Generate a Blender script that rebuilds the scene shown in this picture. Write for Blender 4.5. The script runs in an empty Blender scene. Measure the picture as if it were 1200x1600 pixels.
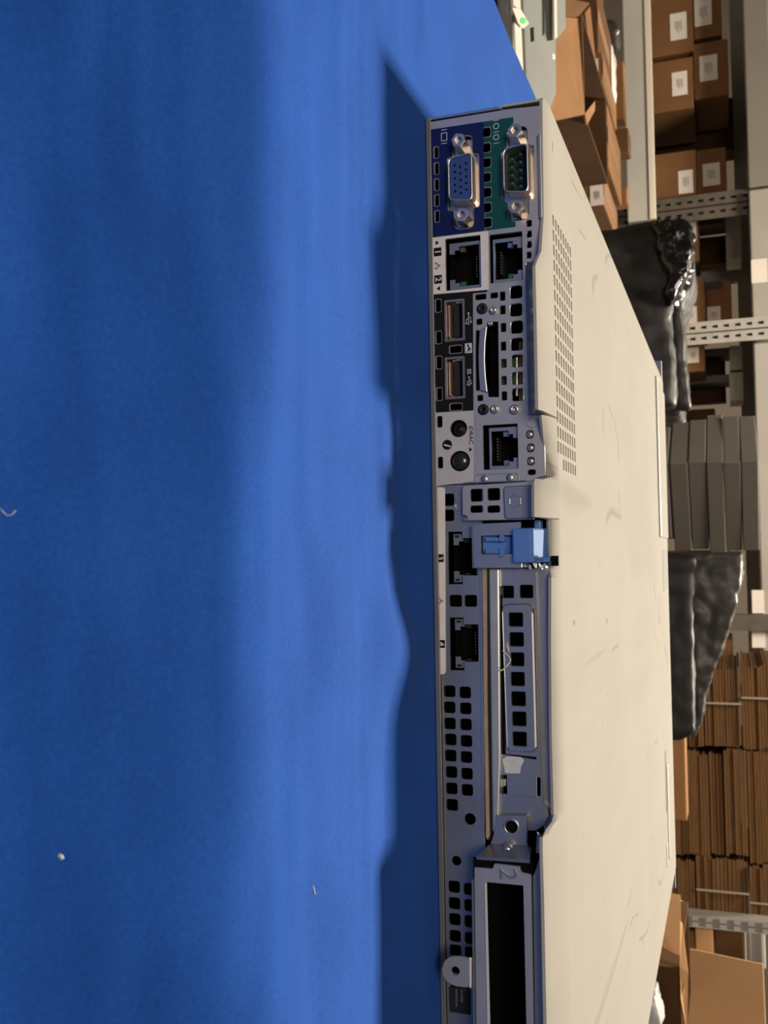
import bpy, bmesh, math, random
from mathutils import Vector, Matrix, Euler
random.seed(7)
C = bpy.context.scene.collection
S = bpy.context.scene
# ------------------------------------------------------------------ camera, world, lights, exposure
FPX, CAM, ROT = 1553.244, Vector((152.682, -331.176, 98.006)), Vector((0.336, -0.022, -0.040))   # px, mm, rotation vector
RM = Matrix.Rotation(ROT.length, 3, ROT.normalized())
right, fwd, up = RM.transposed() @ Vector((1, 0, 0)), RM.transposed() @ Vector((0, 1, 0)), RM.transposed() @ Vector((0, 0, 1))
cd = bpy.data.cameras.new('camera'); cam = bpy.data.objects.new('camera', cd); C.objects.link(cam)
m3 = Matrix((up, -right, -fwd)).transposed()          # the phone was held on its side: image x is the world's up
cam.matrix_world = Matrix.Translation(CAM * .001) @ m3.to_4x4()
cd.sensor_fit = 'VERTICAL'; cd.sensor_height = 36; cd.lens = FPX / 1600 * 36
cd.clip_start = .01; cd.clip_end = 60
cd.dof.use_dof = True; cd.dof.focus_distance = .37; cd.dof.aperture_fstop = 42
S.camera = cam
S.view_settings.view_transform = 'Standard'; S.view_settings.look = 'None'; S.view_settings.gamma = 1
S.view_settings.use_curve_mapping = False
S.view_settings.exposure = 0.0
W = bpy.data.worlds.new('world'); S.world = W; W.use_nodes = True
W.node_tree.nodes['Background'].inputs[0].default_value = (1.0, .95, .9, 1)
W.node_tree.nodes['Background'].inputs[1].default_value = .045
def area(name, loc, target, size, power, col, sy=None):
    l = bpy.data.lights.new(name, 'AREA'); l.energy = power; l.color = col; l.size = size
    if sy: l.shape = 'RECTANGLE'; l.size_y = sy
    o = bpy.data.objects.new(name, l); C.objects.link(o); o.location = loc
    o.rotation_euler = (Vector(target) - Vector(loc)).to_track_quat('-Z', 'Y').to_euler()
    return o
area('ceiling_lamp_far', (.30, 5.0, 4.55), (.2, .0, 0), 0.85, 800, (1.0, .90, .76), .85)
area('rack_fill_light', (-.5, 1.2, 2.6), (-.1, 3.2, .1), 1.0, 62, (1.0, .87, .70)).data.spread = math.radians(100)  # added light, narrowed so it brightens the rack fronts only
area('near_viewer_fill', (-.2, -2.3, 1.25), (.2, 0, 0), .9, 34, (1.0, .88, .76))  # added low fill that brightens the server's rear face

# ------------------------------------------------------------------ helpers
def ray(px, py):
    return RM.transposed() @ Vector(((py - 800) / FPX, 1, (px - 600) / FPX))
def rp(px, py, y=0.0):                 # photo position -> (x, z) in mm on the plane y
    d = ray(px, py); t = (y - CAM.y) / d.y; p = CAM + d * t
    return (p.x, p.z)
def at(px, py, Y):                     # photo position -> point in m on the plane Y (m)
    d = ray(px, py); t = (Y * 1000 - CAM.y) / d.y
    return (CAM + d * t) * .001
ZM = dict(A=(640,130,4.2857), B=(640,430,4.2857), C=(640,720,4.2857), D=(640,1040,4.2857), E=(640,1300,4.2857), F=(660,360,12),
          G=(740,360,10), H=(665,460,8.42), I=(670,640,12), K=(740,460,8), L=(740,640,8.571), M=(690,750,6), N=(670,820,6.667),
          O=(730,1160,8), Q=(680,1320,6.667), T=(680,1470,12))
def q(k, x, y, d=0.0):
    a, b, s = ZM[k]; return rp(a + x / s, b + y / s, d)
def span(k, x0, y0, x1, y1, d=0.0):    # bounding box in mm (x0, x1, z0, z1)
    mx, my = (x0 + x1) / 2, (y0 + y1) / 2
    return q(k, mx, y0, d)[0], q(k, mx, y1, d)[0], q(k, x0, my, d)[1], q(k, x1, my, d)[1]
def roundpoly(pts, r, n=3):
    out = []
    N = len(pts)
    for i in range(N):
        p0, p1, p2 = Vector(pts[i-1]).to_2d(), Vector(pts[i]).to_2d(), Vector(pts[(i+1) % N]).to_2d()
        a, b = p0 - p1, p2 - p1
        rr_ = min(r, a.length * .45, b.length * .45)
        if rr_ < 1e-6: out.append(tuple(p1)); continue
        s, e = p1 + a.normalized() * rr_, p1 + b.normalized() * rr_
        for k in range(n + 1):
            t = k / n
            out.append(tuple((1-t)**2 * s + 2*t*(1-t) * p1 + t*t * e))
    return out
def rect(x0, x1, z0, z1, r=0, n=3):
    p = [(x0, z0), (x1, z0), (x1, z1), (x0, z1)]
    return roundpoly(p, r, n) if r else p
def hole(k, x0, y0, x1, y1, r=.4, d=0.0):
    return rect(*span(k, x0, y0, x1, y1, d), r)
def hc(k, cx, cy, w, h, r=.7, d=0.0):
    return hole(k, cx - w/2, cy - h/2, cx + w/2, cy + h/2, r, d)
def circ(cx, cz, r, n=24):
    return [(cx + r*math.cos(2*math.pi*i/n), cz + r*math.sin(2*math.pi*i/n)) for i in range(n)]
def grow(loop, g):                      # offset a loop outwards about its own centre
    cx = (min(p[0] for p in loop) + max(p[0] for p in loop)) / 2; cz = (min(p[1] for p in loop) + max(p[1] for p in loop)) / 2
    w = (max(p[0] for p in loop) - min(p[0] for p in loop)) / 2; h = (max(p[1] for p in loop) - min(p[1] for p in loop)) / 2
    return [(cx + (p[0]-cx) * (w+g)/w, cz + (p[1]-cz) * (h+g)/h) for p in loop]
def wind(loop, ccw):
    a = sum(loop[i-1][0]*loop[i][1] - loop[i][0]*loop[i-1][1] for i in range(len(loop)))
    return loop if (a > 0) == ccw else loop[::-1]
def link(name, me, mat, parent=None):
    o = bpy.data.objects.new(name, me); C.objects.link(o)
    if mat: me.materials.clear(); me.materials.append(mat)
    if parent: o.parent = parent
    return o
def plate(name, outer, holes, y0, th, mat, parent=None, bev=0.0):
    """sheet with openings, outline in the x-z plane (mm), front at y0, thickness th"""
    cu = bpy.data.curves.new(name, 'CURVE'); cu.dimensions = '2D'; cu.fill_mode = 'BOTH'
    cu.extrude = max(th/2 - bev, .001) * .001
    if bev: cu.bevel_depth = bev * .001; cu.bevel_resolution = 0; cu.offset = -bev * .001
    for i, lp in enumerate([outer] + list(holes)):
        lp = wind(lp, i == 0)
        s = cu.splines.new('POLY'); s.points.add(len(lp) - 1); s.use_cyclic_u = True
        for p, v in zip(s.points, lp): p.co = (v[0]*.001, v[1]*.001, 0, 1)
    tmp = bpy.data.objects.new('tmp', cu); C.objects.link(tmp)
    dg = bpy.context.evaluated_depsgraph_get()
    me = bpy.data.meshes.new_from_object(tmp.evaluated_get(dg))
    bpy.data.objects.remove(tmp); bpy.data.curves.remove(cu)
    me.name = name
    yc = (y0 + th/2) * .001
    for v in me.vertices: v.co = (v.co.x, yc - v.co.z, v.co.y)
    return link(name, me, mat, parent)
def text(name, body, x, z, size, y, mat, parent, align='CENTER', bold=0.0, th=.04, sx=1.0, shear=0.0):
    cu = bpy.data.curves.new(name, 'FONT'); cu.body = body; cu.size = size * .001; cu.align_x = align; cu.align_y = 'CENTER'
    cu.extrude = th * .0005; cu.offset = bold * .001; cu.resolution_u = 4; cu.shear = shear
    tmp = bpy.data.objects.new('tmp', cu); C.objects.link(tmp)
    dg = bpy.context.evaluated_depsgraph_get()
    me = bpy.data.meshes.new_from_object(tmp.evaluated_get(dg))
    bpy.data.objects.remove(tmp); bpy.data.curves.remove(cu)
    for v in me.vertices: v.co = (v.co.x*sx + x*.001, (y - th/2)*.001 - v.co.z, v.co.y + z*.001)
    return link(name, me, mat, parent)
class MB:
    """collects shapes (mm by default) into one mesh"""
    def __init__(s, u=.001): s.v, s.f, s.u, s.smooth = [], [], u, False
    def add(s, vs, fs):
        n = len(s.v); s.v += [tuple(v) for v in vs]; s.f += [tuple(i + n for i in f) for f in fs]; return s
    def box(s, x0, x1, y0, y1, z0, z1, rot=None, piv=None):
        vs = [Vector((x, y, z)) for x in (x0, x1) for y in (y0, y1) for z in (z0, z1)]
        if rot:
            p = Vector(piv) if piv else sum(vs, Vector()) / 8
            R = Euler(rot).to_matrix(); vs = [R @ (v - p) + p for v in vs]
        return s.add(vs, [(0,1,3,2), (4,6,7,5), (0,4,5,1), (2,3,7,6), (0,2,6,4), (1,5,7,3)])
    def prism(s, loop, y0, y1):
        loop = wind(loop, True); n = len(loop)
        vs = [(p[0], y0, p[1]) for p in loop] + [(p[0], y1, p[1]) for p in loop]
        fs = [tuple(range(n)), tuple(range(2*n-1, n-1, -1))] + [(i, i+n, (i+1) % n + n, (i+1) % n) for i in range(n)]
        return s.add(vs, fs)
    def ring(s, loop, loop2, y0, y1):      # hollow tube between outline loop (outer) and loop2 (inner)
        n = len(loop); vs = []
        for y in (y0, y1):
            vs += [(p[0], y, p[1]) for p in loop] + [(p[0], y, p[1]) for p in loop2]
        fs = []
        for i in range(n):
            j = (i+1) % n
            fs += [(i, j, j+n, i+n), (i+2*n, i+3*n, j+3*n, j+2*n), (i, i+2*n, j+2*n, j), (i+n, j+n, j+3*n, i+3*n)]
        return s.add(vs, fs)
    def lathe(s, cx, cz, prof, n=20):      # profile of (radius, y) about an axis along y
        vs = [(cx + r*math.cos(2*math.pi*k/n), y, cz + r*math.sin(2*math.pi*k/n)) for r, y in prof for k in range(n)]
        fs = [(a*n+k, a*n+(k+1) % n, (a+1)*n+(k+1) % n, (a+1)*n+k) for a in range(len(prof)-1) for k in range(n)]
        fs += [tuple(range(n)), tuple(range((len(prof)-1)*n, len(prof)*n))]
        return s.add(vs, fs)
    def tube(s, pts, r, n=6):
        pts = [Vector(p) for p in pts]; vs = []
        for i, p in enumerate(pts):
            t = (pts[min(i+1, len(pts)-1)] - pts[max(i-1, 0)]).normalized()
            a = t.orthogonal().normalized() if i == 0 else (a - t * a.dot(t)).normalized()
            b = t.cross(a); rr_ = r[i] if isinstance(r, (list, tuple)) else r
            vs += [p + (a*math.cos(2*math.pi*k/n) + b*math.sin(2*math.pi*k/n)) * rr_ for k in range(n)]
        fs = [(i*n+k, i*n+(k+1) % n, (i+1)*n+(k+1) % n, (i+1)*n+k) for i in range(len(pts)-1) for k in range(n)]
        fs += [tuple(range(n))[::-1], tuple(range((len(pts)-1)*n, len(pts)*n))]
        return s.add(vs, fs)
    def slab(s, quad, nrm, th):            # a board: 4 corner points and a thickness along nrm
        qd = [Vector(p) for p in quad]; n = Vector(nrm).normalized() * th; k = len(qd)
        vs = qd + [p + n for p in qd]
        fs = [tuple(range(k)), tuple(range(2*k-1, k-1, -1))] + [(i, i+k, (i+1) % k + k, (i+1) % k) for i in range(k)]
        return s.add(vs, fs)
    def build(s, name, mat, parent=None, bevel=0.0, smooth=False, seg=2):
        me = bpy.data.meshes.new(name)
        me.from_pydata([tuple(c * s.u for c in v) for v in s.v], [], s.f); me.update()
        bm = bmesh.new(); bm.from_mesh(me); bmesh.ops.recalc_face_normals(bm, faces=bm.faces); bm.to_mesh(me); bm.free()
        if smooth:
            for p in me.polygons: p.use_smooth = True
        o = link(name, me, mat, parent)
        if bevel:
            b = o.modifiers.new('edge', 'BEVEL'); b.width = bevel * s.u; b.segments = seg; b.limit_method = 'ANGLE'; b.angle_limit = .6
        return o
def tag(o, label=None, cat=None, group=None, kind=None):
    for k, v in (('label', label), ('category', cat), ('group', group), ('kind', kind)):
        if v: o[k] = v
    return o
def empty(name, loc, label=None, cat=None, group=None):
    o = bpy.data.objects.new(name, None); C.objects.link(o); o.location = loc; o.empty_display_size = .02
    return tag(o, label, cat, group)
def local(o, parent):                  # parent without moving
    o.parent = parent; o.matrix_parent_inverse = Matrix.Translation(parent.location).inverted(); return o

# ------------------------------------------------------------------ materials
def mat(name, col, rough=.5, metal=0.0, var=0.0, scale=40, bump=0.0, bscale=200, spec=.5, coat=0.0, stretch=None, trans=0.0, alpha=1.0, col2=None):
    m = bpy.data.materials.new(name); m.use_nodes = True; nt = m.node_tree; b = nt.nodes['Principled BSDF']
    b.inputs['Base Color'].default_value = (*col, 1); b.inputs['Roughness'].default_value = rough; b.inputs['Metallic'].default_value = metal
    b.inputs['Specular IOR Level'].default_value = spec; b.inputs['Coat Weight'].default_value = coat
    b.inputs['Transmission Weight'].default_value = trans; b.inputs['Alpha'].default_value = alpha
    tc = nt.nodes.new('ShaderNodeTexCoord'); src = tc.outputs['Object']
    if stretch:
        mp = nt.nodes.new('ShaderNodeMapping'); mp.inputs['Scale'].default_value = stretch; nt.links.new(src, mp.inputs[0]); src = mp.outputs[0]
    if var or col2:
        n = nt.nodes.new('ShaderNodeTexNoise'); n.inputs['Scale'].default_value = scale; n.inputs['Detail'].default_value = 5; nt.links.new(src, n.inputs['Vector'])
        r = nt.nodes.new('ShaderNodeValToRGB'); r.color_ramp.elements[0].position = .3; r.color_ramp.elements[1].position = .7
        c2 = col2 or tuple(min(1, c*(1+var)) for c in col); c1 = col if col2 else tuple(c*(1-var) for c in col)
        r.color_ramp.elements[0].color = (*c1, 1); r.color_ramp.elements[1].color = (*c2, 1)
        nt.links.new(n.outputs['Fac'], r.inputs[0]); nt.links.new(r.outputs[0], b.inputs['Base Color'])
    if bump:
        n2 = nt.nodes.new('ShaderNodeTexNoise'); n2.inputs['Scale'].default_value = bscale; n2.inputs['Detail'].default_value = 4; nt.links.new(src, n2.inputs['Vector'])
        bp = nt.nodes.new('ShaderNodeBump'); bp.inputs['Strength'].default_value = bump; bp.inputs['Distance'].default_value = .001
        nt.links.new(n2.outputs['Fac'], bp.inputs['Height']); nt.links.new(bp.outputs[0], b.inputs['Normal'])
    return m
M = {}
M['steel'] = mat('galvanised_steel', (.47, .47, .47), .36, .92, .06, 90, .02, 900)
M['zinc'] = mat('bright_zinc', (.52, .51, .51), .42, .72, .06, 90, .02, 900)
M['silver'] = mat('silver_overlay_film', (.60, .58, .57), .5, .35, .05, 200)
M['steel_dark'] = mat('dull_steel', (.25, .25, .26), .5, .8, .1, 60)
M['rim'] = mat('lit_edge_steel', (.80, .76, .70), .45, .4)  # pale steel: light caught by the edges is put into the colour
M['chrome'] = mat('nickel', (.72, .64, .56), .28, .9)
M['black'] = mat('black_plastic', (.008, .008, .009), .5)
M['hollow'] = mat('interior_shade', (.004, .004, .004), .9, spec=.1)  # near-black: the shade inside openings is put into the colour
M['navy'] = mat('navy_print', (.002, .010, .085), .5, 0, .08, 500, spec=.25)
M['teal_dark'] = mat('dark_green_plastic', (.0, .022, .02), .5, spec=.2)
M['teal'] = mat('teal_print', (.0, .072, .066), .5, 0, .08, 500, spec=.25)
M['white'] = mat('off_white_print', (.80, .74, .69), .55, 0, .05, 300)
M['ink'] = mat('black_ink', (.005, .005, .006), .6, spec=.2)
M['inkwhite'] = mat('white_ink', (.6, .62, .66), .5)
M['vga'] = mat('blue_connector_plastic', (.035, .075, .24), .5, spec=.3)
M['copper'] = mat('gold_contacts', (.80, .50, .28), .3, .85)
M['led'] = mat('clear_led', (.12, .18, .3), .25)
M['ledgreen'] = mat('green_led', (.02, .14, .04), .3)
M['pcb'] = mat('circuit_board_green', (.01, .09, .02), .5)
M['brownpcb'] = mat('brown_component', (.10, .06, .03), .5)
M['latch'] = mat('blue_latch_plastic', (.10, .22, .55), .6, 0, .03, 200, spec=.2)
M['tan'] = mat('tan_board_edge', (.42, .30, .19), .75, 0, .12, 300)
M['rail'] = mat('zinc_rail', (.55, .56, .50), .4, .7, .08, 120)
M['residue'] = mat('paper_residue', (.62, .62, .62), .9, 0, .08, 600)
M['glint'] = mat('edge_highlight', (.85, .82, .76), .35, .2)  # pale metal for highlights painted along edges on the lid
M['dome'] = mat('smoked_lens', (.02, .022, .02), .25, coat=.5)
M['fibre'] = mat('fibre', (.85, .76, .62), .9)
M['tape'] = mat('brown_parcel_tape', (.16, .085, .04), .5)
M['pad'] = mat('grey_pad', (.20, .18, .16), .7)

# lid: bare sheet metal, faint brushing, scuffs and a few scratches
def lid_material():
    m = mat('lid_sheet_metal', (.34, .33, .29), .8, .0, spec=.12); nt = m.node_tree; b = nt.nodes['Principled BSDF']
    tc = nt.nodes.new('ShaderNodeTexCoord')
    def noise(sc, stretch, rot=0, det=3, lo=.4, hi=.6):
        mp = nt.nodes.new('ShaderNodeMapping'); mp.inputs['Scale'].default_value = stretch; mp.inputs['Rotation'].default_value[2] = rot
        nt.links.new(tc.outputs['Object'], mp.inputs[0])
        n = nt.nodes.new('ShaderNodeTexNoise'); n.inputs['Scale'].default_value = sc; n.inputs['Detail'].default_value = det
        nt.links.new(mp.outputs[0], n.inputs['Vector'])
        r = nt.nodes.new('ShaderNodeMapRange'); r.inputs['From Min'].default_value = lo; r.inputs['From Max'].default_value = hi
        nt.links.new(n.outputs['Fac'], r.inputs['Value']); return r.outputs[0]
    def mix(a, bcol, fac, k):
        mm = nt.nodes.new('ShaderNodeMath'); mm.operation = 'MULTIPLY'; mm.inputs[1].default_value = k; nt.links.new(fac, mm.inputs[0])
        mx = nt.nodes.new('ShaderNodeMix'); mx.data_type = 'RGBA'
        nt.links.new(mm.outputs[0], mx.inputs['Factor'])
        if isinstance(a, tuple): mx.inputs[6].default_value = (*a, 1)
        else: nt.links.new(a, mx.inputs[6])
        mx.inputs[7].default_value = (*bcol, 1); return mx.outputs[2]
    c = mix((.46, .425, .36), (.41, .385, .33), noise(9, (1, 1, 1)), .5)
    c = mix(c, (.50, .465, .40), noise(60, (1, .06, 1)), .25)
    c = mix(c, (.27, .25, .22), noise(26, (1, .10, 1), .18, 2, .70, .74), .35)
    c = mix(c, (.27, .25, .22), noise(34, (1, .05, 1), -.30, 1, .75, .76), .3)
    c = mix(c, (.15, .14, .125), noise(150, (1, 1, 1), 0, 1, .785, .80), .6)
    def hair(sc, stretch, rot, w, msc, lo):
        mp = nt.nodes.new('ShaderNodeMapping'); mp.inputs['Scale'].default_value = stretch; mp.inputs['Rotation'].default_value[2] = rot
        nt.links.new(tc.outputs['Object'], mp.inputs[0])
        n = nt.nodes.new('ShaderNodeTexNoise'); n.inputs['Scale'].default_value = sc; n.inputs['Detail'].default_value = 2; nt.links.new(mp.outputs[0], n.inputs['Vector'])
        d = nt.nodes.new('ShaderNodeMath'); d.operation = 'SUBTRACT'; d.inputs[1].default_value = .5; nt.links.new(n.outputs['Fac'], d.inputs[0])
        a = nt.nodes.new('ShaderNodeMath'); a.operation = 'ABSOLUTE'; nt.links.new(d.outputs[0], a.inputs[0])
        r = nt.nodes.new('ShaderNodeMapRange'); r.inputs['From Min'].default_value = w; r.inputs['From Max'].default_value = 0; nt.links.new(a.outputs[0], r.inputs['Value'])
        k = nt.nodes.new('ShaderNodeMath'); k.operation = 'MULTIPLY'; nt.links.new(r.outputs[0], k.inputs[0]); nt.links.new(noise(msc, (1, 1, 1), rot, 2, lo, lo + .05), k.inputs[1])
        return k.outputs[0]
    c = mix(c, (.25, .23, .20), hair(7, (1, .3, 1), .25, .007, 14, .56), .6)
    c = mix(c, (.22, .20, .18), hair(11, (1, .25, 1), -.2, .006, 19, .60), .6)
    c = mix(c, (.33, .31, .27), noise(5, (1, .5, 1), .2, 6, .58, .72), .35)
    nt.links.new(c, b.inputs['Base Color'])
    return m
M['lid'] = lid_material()
def cloth_material():
    m = mat('blue_cotton_cloth', (.028, .115, .46), .9, spec=.15); nt = m.node_tree; b = nt.nodes['Principled BSDF']
    b.inputs['Sheen Weight'].default_value = .06; b.inputs['Sheen Roughness'].default_value = .5; b.inputs['Sheen Tint'].default_value = (.35, .55, 1, 1)
    tc = nt.nodes.new('ShaderNodeTexCoord')
    n = nt.nodes.new('ShaderNodeTexNoise'); n.inputs['Scale'].default_value = 900; n.inputs['Detail'].default_value = 3
    n3 = nt.nodes.new('ShaderNodeTexNoise'); n3.inputs['Scale'].default_value = 25; n3.inputs['Detail'].default_value = 6
    w1 = nt.nodes.new('ShaderNodeTexWave'); w1.bands_direction = 'X'; w1.inputs['Scale'].default_value = 1500
    w2 = nt.nodes.new('ShaderNodeTexWave'); w2.bands_direction = 'Y'; w2.inputs['Scale'].default_value = 1500
    for k in (n, n3, w1, w2): nt.links.new(tc.outputs['Object'], k.inputs['Vector'])
    r = nt.nodes.new('ShaderNodeValToRGB'); r.color_ramp.elements[0].position = .3; r.color_ramp.elements[1].position = .7
    r.color_ramp.elements[0].color = (.010, .070, .35, 1); r.color_ramp.elements[1].color = (.017, .110, .50, 1)
    a = nt.nodes.new('ShaderNodeMix'); a.inputs[0].default_value = .5; nt.links.new(n.outputs[0], a.inputs[2]); nt.links.new(n3.outputs[0], a.inputs[3])
    nt.links.new(a.outputs[0], r.inputs[0]); nt.links.new(r.outputs[0], b.inputs['Base Color'])
    ad = nt.nodes.new('ShaderNodeMath'); nt.links.new(w1.outputs['Fac'], ad.inputs[0]); nt.links.new(w2.outputs['Fac'], ad.inputs[1])
    bp = nt.nodes.new('ShaderNodeBump'); bp.inputs['Strength'].default_value = .12; bp.inputs['Distance'].default_value = .0002
    nt.links.new(ad.outputs[0], bp.inputs['Height']); nt.links.new(bp.outputs[0], b.inputs['Normal'])
    return m
M['cloth'] = cloth_material()
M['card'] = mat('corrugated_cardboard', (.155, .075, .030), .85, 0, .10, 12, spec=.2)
M['card_light'] = mat('pale_lit_cardboard', (.55, .31, .15), .85, 0, .06, 10, spec=.2)  # pale cardboard; on raised flaps the light is in the colour
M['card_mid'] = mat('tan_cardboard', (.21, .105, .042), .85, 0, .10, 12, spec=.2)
M['card_dark'] = mat('shaded_cardboard', (.075, .036, .015), .9, 0, .12, 12, spec=.15)  # cardboard in shade, darkened in the colour itself
M['card_edge'] = mat('cardboard_cut_edges', (.13, .068, .030), .95, 0, .3, 60, spec=.1, stretch=(.3, 1, 9))
M['label'] = mat('paper_label', (.62, .57, .52), .7)
M['smudge'] = mat('grey_print', (.25, .22, .2), .8)
M['smudge2'] = mat('strap_plastic', (.30, .25, .2), .6)
M['shelf'] = mat('grey_painted_steel', (.50, .48, .44), .5, .2, .05, 8)
M['deck'] = mat('shaded_shelf_deck', (.15, .14, .125), .6, 0, .1, 6)  # shading by the cartons is painted into the deck colour
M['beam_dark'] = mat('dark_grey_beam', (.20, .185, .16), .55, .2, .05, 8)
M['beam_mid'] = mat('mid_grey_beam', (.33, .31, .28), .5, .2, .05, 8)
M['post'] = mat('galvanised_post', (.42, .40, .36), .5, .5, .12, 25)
M['post_dark'] = mat('dark_galvanised_post', (.11, .095, .078), .55, .5, .15, 25)  # darker copy of the post metal
M['wrap'] = mat('black_stretch_film', (.010, .009, .008), .5, 0, spec=.35, bump=.6, bscale=30)
M['gloss'] = mat('crinkled_black_film', (.005, .005, .0045), .22, 0, spec=.35, bump=.9, bscale=45)
M['wrap_grey'] = mat('smoky_stretch_film', (.034, .030, .026), .36, 0, .35, 14, .6, 24, spec=.35)
M['greybox'] = mat('dark_grey_carton', (.115, .10, .085), .7, 0, .04, 20)
M['concrete'] = mat('concrete_floor', (.22, .19, .16), .8, 0, .15, 3, .1, 20)
M['wallpaint'] = mat('dim_wall_paint', (.16, .13, .10), .9, 0, .08, 2)
M['wood'] = mat('laminate_table', (.35, .30, .24), .5)
M['panelgrey'] = mat('grey_powder_coat', (.235, .24, .22), .5, .15, .04, 20)
M['cream'] = mat('cream_metal', (.70, .63, .53), .5, .1)
M['bubble'] = mat('clear_bubble_film', (.62, .60, .58), .22, 0, spec=.6, bump=.7, bscale=60)
M['bluetape'] = mat('blue_tape', (.10, .26, .42), .5)
M['greendot'] = mat('green_dot_sticker', (.05, .62, .10), .6)

# ------------------------------------------------------------------ the room
def struct(name, mb, m):
    o = mb.build(name, m); tag(o, kind='structure'); return o
FLOOR = -.78
struct('floor', MB(1).box(-6, 6, -3, 6.1, FLOOR - .1, FLOOR), M['concrete'])
struct('wall_back', MB(1).box(-6, 6, 6.0, 6.1, FLOOR, 3.0), M['wallpaint'])

# ------------------------------------------------------------------ table and cloth
TX0, TX1, TY0, TY1 = -.104, .452, -.62, .86
t = empty('work_table', (TX0 + .25, .3, FLOOR), 'laminate work table standing beneath the blue cloth', 'table')
local(MB(1).box(TX0 + .004, TX1 - .004, -.112, TY1 - .004, -.034, -.004).build('tabletop', M['wood'], None, .006), t)
for x in (TX0 + .06, TX1 - .06):
    for y in (-.06, TY1 - .06):
        local(MB(1).box(x - .02, x + .02, y - .02, y + .02, FLOOR, -.034).build('leg', M['steel_dark']), t)
def sm(a, b, v):
    u = min(1, max(0, (v - a) / (b - a))); return u*u*(3 - 2*u)
DROP = [0.0]
for k in range(620): DROP.append(DROP[-1] + .60*sm(-6, 16, k - 8) - .30*sm(40, 85, k - 8))
def drop(d):
    k = max(0.0, min(618.0, d + 8)); i = int(k); return DROP[i] + (DROP[i+1] - DROP[i])*(k - i)
def cloth_h(x, y):                     # mm in, mm out: broad folds in front of the server
    from mathutils import noise as N
    near = 1 - sm(-60, -14, y) if -14 <= x <= 480 else 1
    if x < -10: near = max(near if y < 0 else 0, sm(-34, -80, x))
    if y > 640: near = sm(640, 700, y)
    z = 0
    d = -126 + 4*math.sin(x/37) + 3*math.sin(x/71 + 1) + 6*N.noise((x*.012, 3, 0)) - y
    if d > -12:
        s0 = sm(-12, 25, d)
        z -= 1.22*drop(d) + 2.0*s0*N.noise((x*.008, y*.03, 5))
    z += near * (1.4*N.noise((x*.008, y*.03, 0)) + .7*N.noise((x*.03, y*.07, 9)))
    z += .38*near*N.noise((x*.006, y*.13, 31)) + .3*near*N.noise((x*.02, y*.22, 17))
    z += 4.2 * math.exp(-((x - 182 - (y + 40)*.2)/15)**2) * math.exp(-((y + 40)/20)**2)   # pinched ridge
    z += 2.0 * math.exp(-((x - 182)/22)**2) * math.exp(-((y + 92)/18)**2)
    z -= 1.3 * math.exp(-((x - 150)/40)**2) * math.exp(-((y + 30)/16)**2)
    return z
vs, fs = [], []
xs = []
x = TX0*1000
while x < TX1*1000 - 1: xs.append(x); x += 3.5
xs.append(TX1*1000)
ys = []
y = -330.0
while y <= 20: ys.append(y); y += 3.0
while y <= TY1*1000: ys.append(y); y += 14
ys = [-620, -560, -500, -440, -400, -360] + ys
R_ = 6.0
prof = [(-R_, -300), (-R_ - 2, -180), (-R_, -80)] + [(-R_*math.sin(a), -R_*(1 - math.cos(a))) for a in (math.pi/2, 1.2, .8, .4)]
for j, y in enumerate(ys):
    for dx, dz in prof:
        wob = 3*math.sin(y/60) * (dz < -60)
        vs.append((TX0*1000 + dx + wob, y, dz + cloth_h(TX0*1000, y)))
    for x in xs: vs.append((x, y, cloth_h(x, y)))
    for dx, dz in reversed(prof): vs.append((TX1*1000 - dx, y, dz + cloth_h(TX1*1000, y)))
nx = len(xs) + 2*len(prof)
fs = [(j*nx+i, j*nx+i+1, (j+1)*nx+i+1, (j+1)*nx+i) for j in range(len(ys)-1) for i in range(nx-1)]
n0 = len(vs)                           # the fall at the far end of the table
for dz in (-15, -150, -300):
    for i in range(nx):
        v = vs[(len(ys)-1)*nx + i]; vs.append((v[0], v[1] + 4, min(v[2] + dz, v[2] - 2)))
for r in range(3):
    a = (len(ys)-1)*nx if r == 0 else n0 + (r-1)*nx
    b_ = n0 + r*nx
    fs += [(a+i, a+i+1, b_+i+1, b_+i) for i in range(nx-1)]
o = MB().add(vs, fs).build('tablecloth', M['cloth'], smooth=True)
sd = o.modifiers.new('thickness', 'SOLIDIFY'); sd.thickness = .0008; sd.offset = -1 if o.data.polygons[len(o.data.polygons)//3].normal.z > 0 else 1
tag(o, 'bright blue cotton cloth spread over the table under the server, wrinkled in front', 'tablecloth')

# ------------------------------------------------------------------ the server
sv = empty('rack_server', (0, 0, .0), 'silver low rack server lying flat on the blue cloth, rear ports toward the viewer', 'server')
def P(name, mb, m, parent=None, bevel=0.0, smooth=False): return mb.build(name, M[m], parent or sv, bevel, smooth)
LW, LD, H = 434.0, 607.0, 42.8
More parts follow.
